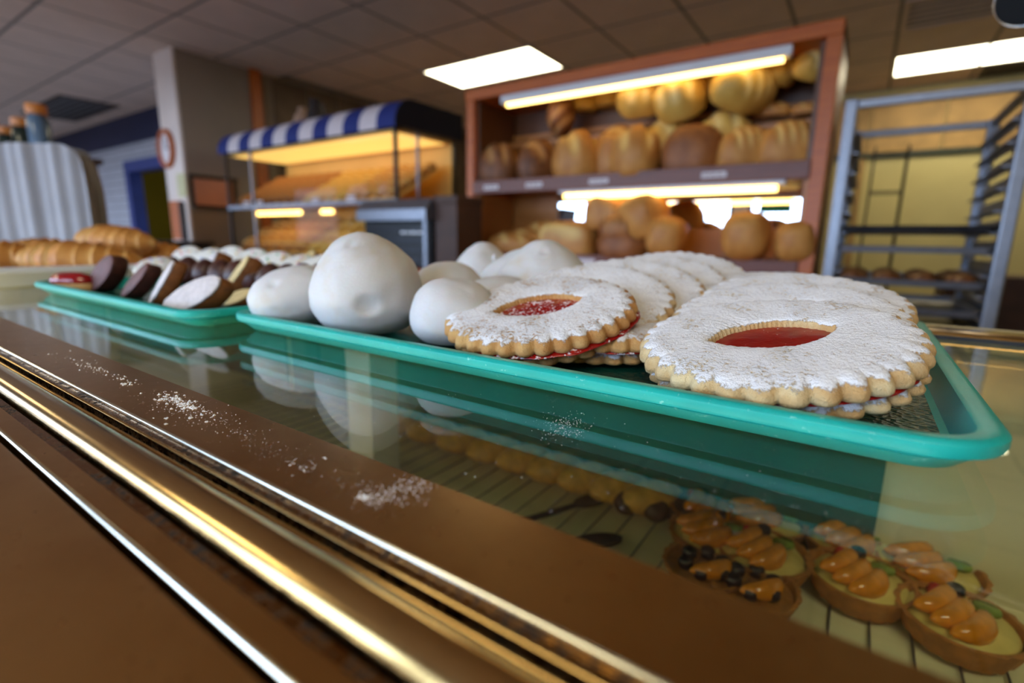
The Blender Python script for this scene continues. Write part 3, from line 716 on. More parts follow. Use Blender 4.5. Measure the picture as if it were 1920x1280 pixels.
for k in range(300):
    px, py = rnd.gauss(1060, 26), rnd.gauss(800, 14); c = onz(px, py, GZ)
    if .101 < c.y < .181: grain(c.x, c.y, rnd.uniform(.00004, .00022), GZ + .0001)
tag(m.build('sugar_dust', 'sugar_grain'), 'fine sugar dust on the glass before the teal tray', 'sugar', kind='stuff')

# ================================================================== INSIDE THE COUNTER CASE
DK = .88
wr = thing('wire_rack', 'dark wire rack on the cream deck under the glass', 'wire rack', (0, 0, DK))
w0 = MB().tube([(0, .12, .0035), (0, .52, .0035)], .0009, 6).build('wire', 'steel', wr, 'all', loc=(-1.0, 0, 0))
for k in range(1, 56): obj_from(w0.data, 'wire', wr, loc=(-1.0 + k * .026, 0, 0))
for y in (.13, .33, .50): MB().tube([(-1.01, y, .0016), (.44, y, .0016)], .0016, 6).build('cross_wire', 'dark_steel', wr, 'all')
def petal(L, W, H, n=10):
    rs = []
    for i in range(9):
        s = i / 8 * 2 - 1; r = math.sqrt(max(.02, 1 - s * s))
        rs.append([(s * L, W * r * math.cos(a) + .25 * L * s * s, H * r * max(-.2, math.sin(a))) for a in [k * 2 * PI / n for k in range(n)]])
    return MB().rings(rs)
tp = thing('fruit_tart', '', 'tart', group='fruit tarts inside the glass case')
N = 48
MB().rings([[(r * (1 + .03 * math.sin(18 * a) * f_) * math.cos(a), r * (1 + .03 * math.sin(18 * a) * f_) * math.sin(a), z) for a in [k * 2 * PI / N for k in range(N)]] for r, z, f_ in ((.024, 0, 0), (.027, .001, 1), (.033, .016, 1), (.034, .018, 1), (.031, .018, 0), (.029, .013, 0), (.002, .013, 0))]).build('tart_shell', 'tart_shell', tp, True)
MB().lathe([(.0295, .013), (.027, .0165), (.015, .0185), (.0005, .019)], 32).build('custard', 'custard', tp, 'all')
pm = None
for k, (x, y, rz) in enumerate(((-.006, -.013, .2), (-.007, -.002, .2), (-.006, .009, .2))):
    if pm is None: q = petal(.0205, .0082, .0095).build('apricot_slice', 'apricot', tp, 'all'); pm = q.data
    else: q = obj_from(pm, 'apricot_slice', tp)
    q.location = (x, y, .019 + .001 * k); q.rotation_euler = (.35, 0, rz)
MB().lathe([(.0003, 0), (.004, .0008), (.0056, .004), (.005, .0078), (.0025, .0094), (.0022, .0086), (.0003, .0084)], 16).build('blueberry', 'berry_blue', tp, 'all', loc=(.015, .014, .018))
MB().lathe([(.0003, 0), (.0042, .001), (.0048, .004), (.003, .0085), (.0003, .0098)], 14).build('raspberry', 'berry_red', tp, 'all', loc=(.004, .019, .017))
MB().lathe([(.0003, 0), (.0072, 0), (.0078, .0012), (.0072, .0025), (.0003, .0028)], 24).build('kiwi_slice', 'kiwi', tp, 'all', loc=(.019, -.002, .019))
TS = [(1335, 1000, 0), (1430, 1035, .2), (1432, 972, -.3), (1595, 1015, .1), (1612, 1082, .15), (1742, 1065, -.2), (1800, 1160, .1), (1330, 955, .6), (1560, 945, .3), (1700, 985, .1)]
TLB = ['fruit tart at the open end of its group, beside the tongs', 'fruit tart with kiwi in the second column of its group', 'fruit tart at the back of the second column', 'fruit tart with a red berry at the back of the third column', 'fruit tart with apricot fan at the front of the third column', 'fruit tart in the last column, further from the front', 'fruit tart lying closest to the corner of the picture', 'fruit tart half hidden by glare behind the first column', 'fruit tart in the glare behind the third column', 'fruit tart in the glare behind the last column']
for k, ((px, py, rz), lb) in enumerate(zip(TS, TLB)):
    p = onz(px, py, DK + .023); mt = frame((p.x, p.y, DK + .0052), (0, 0, 1), spin(10 + rz * 57)) @ Matrix.Scale(1.15, 4)
    if k == 0: tp.matrix_world = mt; tp['label'] = lb
    else: copy_tree(tp, mt, lb)
bt = thing('berry_tart', 'dark berry tart at the front end of the tart group', 'tart')
for kk, (px, py, lb) in enumerate(((1320, 1062, 'dark berry tart at the front end of the tart group'), (1412, 1098, 'dark berry tart with a nut, second along the front edge'))):
    p = onz(px, py, DK + .02)
    o = bt if kk == 0 else thing('berry_tart', lb, 'tart')
    o['group'] = 'berry tarts inside the glass case'; o.matrix_world = frame((p.x, p.y, DK + .0052), (0, 0, 1), U) @ Matrix.Scale(1.0, 4)
    obj_from(bpy.data.meshes['tart_shell'], 'tart_shell', o)
    bb = bpy.data.meshes['blueberry']; ap = pm
    for k in range(6): q = obj_from(bb, 'blueberry', o, loc=(.016 * math.cos(k * 1.05 + kk), .016 * math.sin(k * 1.05 + kk), .013)); q.scale = (1.2, 1.2, 1.2)
    q = obj_from(ap, 'apricot_slice', o, loc=(.004, -.012, .019)); q.rotation_euler = (.2, 0, .3)
# chocolate eclairs and cream pastries further along
for k, (px, py) in enumerate(((1180, 922), (1233, 934), (1283, 948))):
    p = onz(px, py, DK + .02); m = MB(); rs = []
    for i in range(13):
        s = i / 12 * 2 - 1; r = max(.08, 1 - s ** 4) ** .5
        rs.append([(s * .034, .015 * r * math.cos(a), .012 + .013 * r * math.sin(a)) for a in [j * PI / 8 for j in range(16)]])
    q = m.rings(rs).build('eclair', 'dark_pastry', None, 'all', loc=(p.x, p.y, DK + .0045)); q.rotation_euler.z = YAW + 1.2
    tag(q, 'dark chocolate eclair under the glass, %s from the left' % ORD[k], 'pastry', 'eclairs inside the glass case')
for k in range(9):
    px, py = 770 + k * 60, 786 + k * 14.5; p = onz(px, py, DK + .02)
    m = MB(); rs = []
    for i in range(11):
        s = i / 10 * 2 - 1; r = max(.06, 1 - s ** 2) ** .5
        rs.append([(s * .036, .022 * r * math.cos(a) * (1 + .06 * math.sin(i * 2.2)), .017 + .018 * r * math.sin(a)) for a in [j * PI / 8 for j in range(16)]])
    q = m.rings(rs).build('cream_pastry', 'cream_pastry', None, 'all', loc=(p.x, min(p.y, .495), DK + .0045)); q.rotation_euler.z = .9
    tag(q, 'golden cream pastry under the glass, %s from the left' % ORD[k], 'pastry', 'golden pastries inside the glass case')
o = thing('serving_tongs', 'black tongs lying open on the wire rack beside the tarts', 'tongs')
for (px, py), (qx, qy), sd in (((1110, 938), (985, 975), 1), ((1122, 1014), (960, 1030), -1)):
    a, b = onz(px, py, DK + .012), onz(qx, qy, DK + .012)
    d = (a - b).normalized(); s = d.cross(UP); h = b - d * .05
    MB().tube([h, b, a - d * .012], [.003, .0032, .003], 8).build('tong_arm', 'black_plastic', o, 'all')
    MB().rings([[a + d * (.024 * math.cos(t) * q) + s * (.0105 * math.sin(t) * q) + UP * z for t in [k * PI / 12 for k in range(24)]] for q, z in ((.6, -.003), (1, -.001), (1, .002), (.7, .0005))]).build('tong_tip', 'black_plastic', o, True)

# ================================================================== BEHIND THE COUNTER
bc = thing('back_counter', 'wooden back counter carrying the bread shelf and awning case', 'counter', (0, 0, 0))
B(-4.75, -.14, 2.06, 3.0, .10, .96).build('counter_body', 'wood_brown', bc)
B(-4.78, -.13, 2.03, 3.02, .96, 1.0, bev=.006).build('worktop', 'wood_red', bc)
B(-4.7, -.18, 2.1, 2.95, 0, .10).build('plinth', 'black_metal', bc)
for k in range(7):
    d_ = B(0, .6, 0, .02, .16, .92, bev=.004).build('door', 'wood_red', bc, loc=(-4.72 + k * .65, 2.041, 0))
    B(.52, .55, -.022, 0, .74, .86, bev=.004).build('handle', 'chrome', d_)

# ------------------------------------------------------------------ bread shelf
SX0, SX1, SY0, SY1 = -1.99, -.16, 2.40, 2.82
bs = thing('bread_shelf', 'tall wooden bread shelf with lit shelves', 'shelf', (0, 0, 0))
B(SX0, SX0 + .055, SY0, SY1, 1.0, 2.0, bev=.004).build('side_panel', 'wood_red', bs)
B(SX1 - .055, SX1, SY0, SY1, 1.0, 2.0, bev=.004).build('side_panel', 'wood_red', bs)
B(SX0, SX1, SY0 - .01, SY1, 1.945, 2.0, bev=.004).build('top_board', 'wood_red', bs)
B(SX0 + .055, SX1 - .055, SY0 + .01, SY1 - .02, 1.452, 1.480).build('middle_shelf', 'wood_amber', bs)
B(SX0 + .055, SX1 - .055, SY0 - .008, SY0 + .01, 1.430, 1.502, bev=.003).build('shelf_lip', 'wood_brown', bs)
B(SX0 + .055, SX1 - .055, SY0 + .01, SY1 - .02, 1.060, 1.088).build('lower_shelf', 'wood_amber', bs)
B(SX0 + .055, SX1 - .055, SY0 - .008, SY0 + .01, 1.0, 1.102, bev=.003).build('shelf_lip', 'wood_brown', bs)
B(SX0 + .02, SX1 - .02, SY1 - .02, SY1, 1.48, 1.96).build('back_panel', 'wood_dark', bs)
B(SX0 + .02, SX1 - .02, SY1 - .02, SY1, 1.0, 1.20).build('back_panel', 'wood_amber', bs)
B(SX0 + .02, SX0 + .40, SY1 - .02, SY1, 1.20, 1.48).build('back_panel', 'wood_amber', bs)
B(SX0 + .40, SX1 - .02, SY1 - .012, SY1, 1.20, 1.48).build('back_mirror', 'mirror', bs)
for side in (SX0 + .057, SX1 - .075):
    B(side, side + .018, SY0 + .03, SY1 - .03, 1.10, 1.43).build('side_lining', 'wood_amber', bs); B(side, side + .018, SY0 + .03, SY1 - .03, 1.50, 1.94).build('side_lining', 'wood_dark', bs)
sl = B(SX0 + .08, SX1 - .08, -.009, .009, -.014, .014, bev=.003).build('slat', 'wood_amber', bs, loc=(0, 2.64, 1.655))
for k in range(1, 4): obj_from(sl.data, 'slat', bs, loc=(0, 2.64 + .045 * k, 1.655 + .046 * k))
B(SX0 + .08, SX1 - .08, 2.60, 2.635, 1.62, 1.645).build('slat_ledge', 'wood_amber', bs)
for k in range(5): obj_from(sl.data, 'slat', bs, loc=(0, 2.765, 1.115 + .028 * k))
for x0, x1, z in ((-1.75, -.33, 1.905), (-1.37, -.30, 1.402)):
    lf = thing('shelf_lamp', 'lit strip lamp under the top of the bread shelf' if z > 1.6 else 'lit strip lamp under the middle bread shelf', 'lamp', (0, 0, 0), 'bread shelf lamps')
    if z > 1.6: B(x0, x1, SY0 + .005, SY0 + .05, z, z + .04, bev=.004).build('housing', 'white_plastic', lf)
    else: B(x0, x1, SY0 + .012, SY0 + .05, z + .012, z + .05, bev=.004).build('housing', 'white_plastic', lf)
    MB().tube([(x0 + .03, SY0 + .03, z - .004), (x1 - .03, SY0 + .03, z - .004)], .013, 12).build('tube', 'tube_warm', lf, 'all')
for k, x in enumerate((-1.80, -1.51, -1.13, -.58)):
    o = thing('price_tag', 'small white price tag, %s from the left on the middle shelf edge' % ORD[k], 'price tag', (x, SY0 - .010, 1.463), 'price tags on the bread shelf')
    cd_ = B(-.052, .052, -.001, .001, -.012, .012).build('card', 'tag_paper', o)
    for q in range(3): B(-.04 + .028 * q, -.02 + .028 * q, -.0016, -.001, -.003, .003).build('lettering', 'wood_brown', cd_)
for k, x in enumerate((-1.20, -.70)):
    o = thing('price_tag', 'white price tag on the lower shelf edge, %s' % ('under the square loaf' if k == 0 else 'under the slats'), 'price tag', (x, SY0 - .010, 1.065), 'price tags on the lower bread shelf')
    B(-.07, .07, -.001, .001, -.016, .016).build('card', 'tag_paper', o)

# ------------------------------------------------------------------ loaves
def loaf_mesh(name, mat, L, W, H, n_sc, ang, seed, e=2.3, depth=.10, sw=.10):
    N, Mr = 40, 40; rings = []; sco = []; off = Vector((seed, seed * 2.1, 0))
    for i in range(Mr + 1):
        t = PI * (i + .05) / (Mr + .1); ring = []
        for j in range(N):
            a = 2 * PI * j / N
            def sp(v, q): return math.copysign(abs(v) ** q, v)
            q = 2 / e
            d = Vector((-sp(math.cos(t), q), sp(math.sin(t), q) * sp(math.cos(a), q), sp(math.sin(t), q) * sp(math.sin(a), q)))
            g = 0.
            if n_sc and d.z > .05:
                u = d.x * math.cos(ang) + d.y * math.sin(ang) * .6
                for k in range(n_sc):
                    c = -.75 + 1.5 * (k + .5) / n_sc
                    g = max(g, math.exp(-((u - c) / (sw)) ** 2))
                g *= min(1, d.z * 2.5)
            s = 1 + .05 * noise.noise(d * 1.6 + off) + .02 * noise.noise(d * 5 + off) - depth * g
            p = Vector((d.x * L / 2 * s, d.y * W / 2 * s, d.z * H * .62 * s)); p.z = max(p.z, -H * .38) + H * .38
            ring.append(p); sco.append(min(1, g * .9))
        rings.append(ring)
    m = MB().rings(rings); m.a = {'score': sco}
    o = m.build(name, mat, None, 'all'); me = o.data; bpy.data.objects.remove(o); return me
KIN = {
    'boule': loaf_mesh('boule', 'crust_yellow', .23, .21, .19, 3, .6, 1, 2.1, .10, .12),
    'boule2': loaf_mesh('boule', 'crust_gold', .24, .21, .17, 2, .9, 5, 2.1, .12, .13),
    'big': loaf_mesh('oval_loaf', 'crust_yellow', .30, .20, .19, 5, .5, 2, 2.1, .09, .07),
    'oval': loaf_mesh('oval_loaf', 'crust_gold', .27, .18, .15, 5, .3, 3, 2.2, .08, .06),
    'plain': loaf_mesh('oval_loaf', 'crust_brown', .26, .17, .16, 0, 0, 4, 2.3),
    'scored': loaf_mesh('oval_loaf', 'crust_brown', .26, .19, .16, 6, .35, 6, 2.2, .06, .05),
    'seeded': loaf_mesh('seeded_loaf', 'crust_dark', .24, .17, .17, 3, .8, 7, 2.0, .10, .10),
    'tin': loaf_mesh('tin_loaf', 'crust_gold', .26, .16, .15, 4, 1.5, 8, 4.0, .03, .05),
    'tall': loaf_mesh('tin_loaf', 'crust_gold', .21, .19, .17, 0, 0, 9, 2.6),
    'batard': loaf_mesh('long_loaf', 'crust_gold', .30, .14, .12, 3, .8, 10, 2.1, .08, .08)}
NAME = {'boule': 'round_loaf', 'boule2': 'round_loaf', 'big': 'oval_loaf', 'oval': 'oval_loaf', 'plain': 'oval_loaf', 'scored': 'scored_loaf', 'seeded': 'seeded_loaf', 'tin': 'square_loaf', 'tall': 'standing_loaf', 'batard': 'long_loaf'}
def loaf(kind, px, py, wpx, y, zrest, label, group, yaw=0, up=False, tilt=0., mat4=None):
    me = KIN[kind]; p = ony(px, py, y); ax = (p - CAM).dot(RC @ Vector((0, 0, -1)))
    vs = [v.co for v in me.vertices]; ext = (max(v.x for v in vs) - min(v.x for v in vs)) if not up else (max(v.y for v in vs) - min(v.y for v in vs))
    s = wpx * ax / FPX / ext * (1.0 if up else 1.14)
    m = Matrix.Rotation(yaw, 4, 'Z')
    if up: m = m @ Matrix.Rotation(tilt, 4, 'Y') @ Matrix(((0, -1, 0, 0), (0, 0, -1, 0), (1, 0, 0, 0), (0, 0, 0, 1)))
    else: m = m @ Matrix.Rotation(tilt, 4, 'X')
    m = m @ Matrix.Diagonal((s, s, s * (1.35 if zrest == Z1 else 1.0), 1))
    zs = [(m @ v).z for v in vs]; lo, hi = min(zs), max(zs)
    m.translation = Vector((p.x, p.y, zrest - lo if zrest is not None else p.z - (lo + hi) / 2))
    o = obj_from(me, NAME[kind], mat4=m); return tag(o, label, 'bread', group)
Z1, Z2 = 1.4805, 1.0885
G1 = 'loaves on the middle bread shelf'; G2 = 'loaves leaning on the upper slats'; G3 = 'loaves on the lower bread shelf'
loaf('seeded', 935, 312, 74, 2.52, Z1, 'dark crusty loaf in the shaded end of the middle shelf', G1, .3)
loaf('seeded', 1010, 300, 76, 2.52, Z1, 'dark crusty loaf next to a pale round one on the middle shelf', G1, 1.0)
loaf('boule2', 1082, 303, 84, 2.50, Z1, 'low round loaf with a pale cross slash on the middle shelf', G1, .2)
loaf('boule2', 1160, 283, 92, 2.60, Z1, 'taller round loaf behind the slashed ones on the middle shelf', G1, .8)
loaf('boule2', 1190, 297, 86, 2.48, Z1, 'round loaf with pale slashes near the middle of the middle shelf', G1, -.3)
loaf('boule', 1252, 268, 92, 2.63, None, 'pale yellow loaf lying high between two brown ones', G1, .6)
loaf('plain', 1298, 288, 98, 2.48, Z1, 'brown oval loaf in the middle of the front row', G1, .1)
loaf('boule', 1358, 255, 94, 2.62, None, 'golden round loaf raised behind the brown oval one', G1, .2)
loaf('oval', 1402, 276, 96, 2.50, Z1, 'light brown striped loaf second from the right end of the middle shelf', G1, .5)
loaf('oval', 1484, 270, 102, 2.50, Z1, 'light brown striped loaf at the right end of the middle shelf', G1, .35)
loaf('seeded', 1058, 222, 52, 2.68, None, 'knobbly brown loaf standing alone on the upper slats', G2, .2, True)
loaf('boule', 1098, 186, 46, 2.72, None, 'small brown loaf at the back above the knobbly one', G2, .5)
loaf('boule', 1150, 172, 60, 2.74, None, 'yellow loaf at the back behind the strip lamp', G2, .8)
loaf('boule', 1202, 186, 74, 2.62, None, 'round yellow loaf, first of the bright pair on the slats', G2, .2, tilt=.6)
loaf('boule', 1284, 188, 84, 2.60, None, 'round yellow loaf, second of the bright pair on the slats', G2, -.3, tilt=.6)
loaf('boule', 1345, 148, 84, 2.74, None, 'yellow loaf tucked high behind the big striped one', G2, 1.0)
loaf('big', 1380, 172, 112, 2.60, None, 'big striped yellow loaf standing diagonally on the slats', G2, .9, tilt=.75)
loaf('big', 1456, 140, 62, 2.64, None, 'narrow striped yellow loaf beside the big diagonal one', G2, 1.25, tilt=.6)
loaf('big', 1522, 128, 74, 2.62, None, 'striped yellow loaf in the top corner of the shelf', G2, .7, tilt=.7)
loaf('batard', 1450, 205, 56, 2.68, None, 'small golden loaf lying below the narrow striped one', G2, .1)
loaf('batard', 1512, 203, 46, 2.68, None, 'small golden loaf lying in the corner under the striped one', G2, .1)
loaf('batard', 1024, 400, 86, 2.62, 1.165, 'golden long loaf lying on top of the end pile', G3, -.2)
loaf('batard', 994, 428, 80, 2.54, 1.125, 'golden long loaf in the middle of the end pile', G3, .5)
loaf('batard', 962, 446, 92, 2.48, Z2, 'golden long loaf at the bottom of the end pile', G3, .2)
loaf('tin', 1066, 448, 100, 2.48, Z2, 'square edged pale loaf lying on the lower shelf', G3, .12)
loaf('tall', 1142, 393, 80, 2.52, None, 'smooth golden loaf on top of the central pile', G3, .2)
loaf('tall', 1214, 404, 84, 2.50, None, 'smooth brown loaf sloping down on the central pile', G3, -.5, tilt=.3)
loaf('scored', 1166, 430, 72, 2.47, None, 'deeply ridged brown loaf in the middle of the central pile', G3, .1, tilt=.4)
loaf('plain', 1168, 462, 86, 2.46, Z2, 'dark oval loaf at the bottom of the central pile', G3, .1)
loaf('tall', 1252, 446, 72, 2.50, Z2, 'loaf standing on end beside the central pile', G3, .2, True, .25)
loaf('tall', 1404, 448, 84, 2.50, Z2, 'loaf standing on end before the bright mirror, first of the pair', G3, 0, True)
loaf('tall', 1492, 448, 72, 2.50, Z2, 'loaf standing on end before the bright mirror, next to the frame', G3, .1, True)

# ------------------------------------------------------------------ awning case
AX0, AX1, AY0, AY1 = -4.62, -2.50, 2.32, 2.90
ac = thing('awning_case', 'lit pastry case under a blue and white striped awning', 'display case', (0, 0, 0))
LZ0, LZ1 = 1.855, 2.03
n_st = 13
def aw_prof(k, n=8):   # rounded front of the awning: (y, z)
    t = PI / 2 * k / n; return (AY0 - .03 + .17 * (1 - math.cos(t)) if k else AY0 - .03, LZ0 + .02 + (LZ1 - LZ0 - .02) * math.sin(t))
ap_ = [(AY0 - .03, LZ0)] + [aw_prof(k) for k in range(9)]
sw_ = (AX1 - AX0 + .06) / n_st
am = MB().rings([[(x, y, z) for y, z in ap_] + [(x, y + .006, z - .008) for y, z in reversed(ap_)] for x in (0, sw_)])
first = {}
for k in range(n_st):
    mt = 'navy_cloth' if k % 2 == 0 else 'white_cloth'
    if mt not in first: first[mt] = am.build('awning_stripe', mt, ac, True); q = first[mt]
    else: q = obj_from(first[mt].data, 'awning_stripe', ac)
    q.location = (AX0 - .03 + k * sw_, 0, 0)
ye = aw_prof(8)[0]
MB().box(AX0 - .03, AX1 + .03, ye, AY1 + .03, LZ1 - .02, LZ1).build('awning_top', 'dark_cloth', ac)
for x in (AX0 - .034, AX1 + .030):
    MB().rings([[(xx, y, z) for y, z in ap_] + [(xx, AY1 + .03, LZ1), (xx, AY1 + .03, LZ0)] for xx in (x, x + .006)]).build('awning_side', 'dark_cloth', ac)
B(AX0 + .02, AX1 - .02, AY0 + .03, AY1 - .01, 1.835, 1.85).build('ceiling_panel', 'case_yellow', ac)
B(AX0 + .02, AX1 - .02, AY1 - .02, AY1, 1.0, 1.835).build('back_panel', 'case_yellow', ac)
for x in (AX0, AX1 - .022): 
    for y in (AY0, AY1 - .022): B(x, x + .022, y, y + .022, 1.0, 1.855).build('post', 'case_glass_frame', ac)
B(-4.22, -4.20, AY0, AY0 + .02, 1.0, 1.855).build('post', 'steel', ac); B(AX1 - .02, AX1 - .005, AY0 + .2, AY0 + .215, 1.0, 1.855).build('post', 'steel', ac)
for z in (1.0, 1.39): B(AX0 + .02, AX1 - .02, AY0 + .02, AY1 - .02, z + .012, z + .027).build('shelf', 'tan_board', ac); B(AX0, AX1, AY0 - .004, AY0 + .016, z, z + .03).build('shelf_edge', 'steel', ac)
B(AX0 + .022, AX1 - .022, AY0 + .004, AY0 + .009, 1.03, 1.855).build('front_glass', 'clear_glass', ac)
B(AX1 - .010, AX1 - .005, AY0 + .022, AY1 - .022, 1.03, 1.855).build('side_glass', 'clear_glass', ac)
B(AX0 + .005, AX0 + .010, AY0 + .022, AY1 - .022, 1.03, 1.855).build('side_glass', 'clear_glass', ac)
for x0, x1 in ((-4.30, -3.68), (-3.40, -3.28), (-2.92, -2.82)):
    MB().tube([(x0, AY0 + .08, 1.355), (x1, AY0 + .08, 1.355)], .016, 12).build('lamp_tube', 'tube_case', ac, 'all')
B(AX0 + .06, AX1 - .06, AY0 + .06, AY1 - .06, 1.829, 1.836).build('glow_sheet', 'case_glow', ac)  # added glowing sheet that makes the yellow panel above look lit
for k, x in enumerate((-4.3, -4.1, -3.35, -2.95)):
    o = thing('price_tag', 'white price tag, %s from the left on the awning case shelf edge' % ORD[k], 'price tag', (x, AY0 - .007, 1.43), 'price tags on the awning case')
    cd_ = B(-.045, .045, -.001, .001, -.022, .022, bev=.0008).build('card', 'tag_paper', o); B(-.03, .03, -.0016, -.001, -.004, .004).build('lettering', 'wood_brown', cd_)
# pastries in the awning case, in rows by kind
bun = loaf_mesh('bun', 'crust_gold', .15, .11, .07, 3, .6, 20, 2.2, .08, .1); bunb = loaf_mesh('bun', 'crust_brown', .16, .10, .065, 4, .5, 21, 2.2, .08, .1); buny = loaf_mesh('bun', 'crust_yellow', .17, .09, .06, 2, .7, 22, 2.2, .08, .1)
def row(me, name, x0, x1, n, y, z, what, grp, yaw, sc=1.):
    for k in range(n):
        x = x0 + (x1 - x0) * k / (n - 1)
        o = obj_from(me, name, mat4=Matrix.Translation((x, y, z)) @ Matrix.Rotation(SL, 4, 'X') @ Matrix.Rotation(yaw + .1 * math.sin(k * 7), 4, 'Z') @ Matrix.Scale(sc, 4))
        tag(o, '%s, %s from the left' % (what, ORD[k]), 'pastry', grp)
SL = .52
def zz(y, base): return base + (y - 2.40) * math.tan(SL) + .012
for base, h in ((1.425, .24), (1.035, .26)):
    MB().rings([[(x, y, z) for y, z in ((2.37, base - .008), (2.78, base + .226), (2.78, base + .238), (2.37, base + .004))] for x in (AX0 + .05, AX1 - .05)]).build('display_board', 'case_yellow', ac)
rows = [('front', 2.43), ('second', 2.54), ('third', 2.65), ('rear', 2.745)]
for i, (rn, y) in enumerate(rows):
    row(bunb, 'brown_bun', -4.50, -3.66, 8, y, zz(y, 1.425), 'dark brown bun in the %s row of the upper case board' % rn, 'brown buns in the awning case', 1.4, .95)
    row(buny, 'yellow_bun', -3.52, -3.13, 4, y, zz(y, 1.425), 'bright yellow bun in the %s row of the upper case board' % rn, 'yellow buns in the awning case', 1.4, .95)
    row(bun, 'golden_bun', -3.00, -2.62, 4, y, zz(y, 1.425), 'golden bun in the %s row of the upper case board' % rn, 'golden buns in the awning case', 1.3, .9)
rows = [('front', 2.45), ('middle', 2.59), ('rear', 2.73)]
for i, (rn, y) in enumerate(rows):
    row(bun, 'orange_loaf', -4.48, -3.68, 6, y, zz(y, 1.035), 'orange brown loaf in the %s row of the lower case board' % rn, 'orange loaves in the awning case', 1.3, 1.25)
    row(buny, 'pale_loaf', -3.50, -2.64, 6, y, zz(y, 1.035), 'pale golden loaf in the %s row of the lower case board' % rn, 'pale loaves in the awning case', 1.3, 1.25)
# jars on top of the case
p = ony(566, 205, 2.72)
o = thing('pale_jar', 'pale clay jar on top of the awning case', 'jar', (p.x, p.y, LZ1)); MB().lathe([(.05, 0), (.07, .02), (.075, .09), (.055, .15), (.03, .17), (.032, .19)], 20).build('jar_body', 'clay_pale', o, True); MB().lathe([(.036, .19), (.036, .20), (.01, .212)], 16).build('lid', 'clay_pale', o, True)
p = ony(592, 198, 2.74)
o = thing('dark_jug', 'dark jug next to the pale jar on the awning case', 'jug', (p.x, p.y, LZ1)); MB().lathe([(.06, 0), (.08, .03), (.08, .12), (.05, .19), (.045, .24), (.052, .25)], 20).build('jug_body', 'clay_dark', o, True); MB().tube([(.05, 0, .21), (.11, 0, .19), (.12, 0, .12), (.078, 0, .07)], .010, 8).build('handle', 'clay_dark', o, 'all')

# ------------------------------------------------------------------ slicer and box between the case and the shelf
ap = thing('bread_slicer', 'black bread slicer with a metal hood beside the awning case', 'machine', (-2.56, 2.08, 1.0))
sb_ = B(0, .56, .02, .21, 0, .27, bev=.01).build('body', 'black_plastic', ap)
MB().rings([[(x, y, z) for y, z in ((-.03, .27), (.21, .27), (.21, .39), (.03, .39), (-.03, .33))] for x in (-.01, .57)]).build('hood', 'steel', ap)
for k in range(4): B(.03, .50, .012, .022, .04 + .055 * k, .06 + .055 * k).build('slot', 'dark_steel', ap)
B(.52, .545, .0, .02, .0, .27).build('upright', 'steel', ap)
for k, (a, b) in enumerate(((.33, .37), (.38, .40), (.41, .45), (.46, .50))): B(a, b, .009, .012, .195, .207).build('lettering', 'white_plastic', sb_)
bb_ = thing('cardboard_box', 'dark brown box between the slicer and the bread shelf', 'box', (-1.985, 2.12, 1.0))
B(0, .16, 0, .22, 0, .36, bev=.004).build('box_body', 'brown_box', bb_); B(-.004, .164, -.004, .224, .36, .40, bev=.004).build('lid', 'brown_box', bb_)

# ------------------------------------------------------------------ pan rack
RX0, RX1, RY0, RY1, RZ = -.12, .40, 2.30, 2.96, 1.69
pr = thing('pan_rack', 'tall metal sheet pan rack beside the bread shelf', 'rack', (0, 0, 0))
for x in (RX0, RX1 - .04):
    for y in (RY0, RY1 - .03): B(x, x + .04, y, y + .03, .08, RZ, bev=.006).build('post', 'steel', pr)
for y in (RY0 + .005, RY1 - .025): B(RX0 + .04, RX1 - .04, y, y + .02, RZ - .035, RZ - .005, bev=.004).build('top_bar', 'steel', pr); B(RX0 + .04, RX1 - .04, y, y + .02, .16, .19).build('bottom_bar', 'steel', pr)
for x in (RX0 + .01, RX1 - .03): B(x, x + .02, RY0 + .03, RY1 - .03, RZ - .03, RZ - .005).build('top_bar', 'steel', pr)
rl = B(0, .03, RY0 + .03, RY1 - .03, 0, .004).build('runner', 'steel', pr, loc=(RX0 + .03, 0, .3)); rl2 = B(0, .003, RY0 + .03, RY1 - .03, 0, .05).build('runner_side', 'steel', pr, loc=(RX1 - .02, 0, .3))
for k in range(18):
    z = .35 + .072 * k
    obj_from(rl.data, 'runner', pr, loc=(RX0 + .03, 0, z)); obj_from(rl.data, 'runner', pr, loc=(RX1 - .06, 0, z)); obj_from(rl2.data, 'runner_side', pr, loc=(RX1 - .02, 0, z))
for x in (RX0 + .04, RX1 - .05):
    for y in (RY0 + .04, RY1 - .04):
        c = thing('caster', '', None); bpy.data.objects.remove(c)
        MB().lathe([(.001, -.012), (.038, -.012), (.04, 0), (.038, .012), (.001, .012)], 16, Matrix.Translation((x, y, .04)) @ Matrix.Rotation(PI / 2, 4, 'Y')).build('wheel', 'black_plastic', pr, True)
def pan(z, label, n=0, mat='dark_steel', bunmat='crust_dark'):
    o = thing('sheet_pan', label, 'pan', (0, 0, z), 'sheet pans in the rack')
    out = rrect(RX0 + .045, RX1 - .045, RY0 + .005, RY1 - .035, .02, 4)
    MB().rings([[(x, y, 0) for x, y in out], [(x, y, .004) for x, y in out]]).build('pan_floor', mat, o)
    rim = []
    for i, zz in ((0, 0), (-.006, .022), (-.008, .024), (-.001, .024), (.004, .004)):
        rim.append([(x, y, zz) for x, y in rrect(RX0 + .045 + i, RX1 - .045 - i, RY0 + .005 + i, RY1 - .035 - i, .02, 4)])
    MB().rings(rim, cap0=False, cap1=False).build('pan_rim', mat, o)
    return o
pan(.35 + .072 * 12 + .004, 'empty dark sheet pan, uppermost in the rack')
pan(.35 + .072 * 11 + .004, 'bare metal sheet pan under the uppermost dark one', mat='steel')
pan(.35 + .072 * 9 + .03, 'sheet pan of dark pastries in the rack', mat='steel')
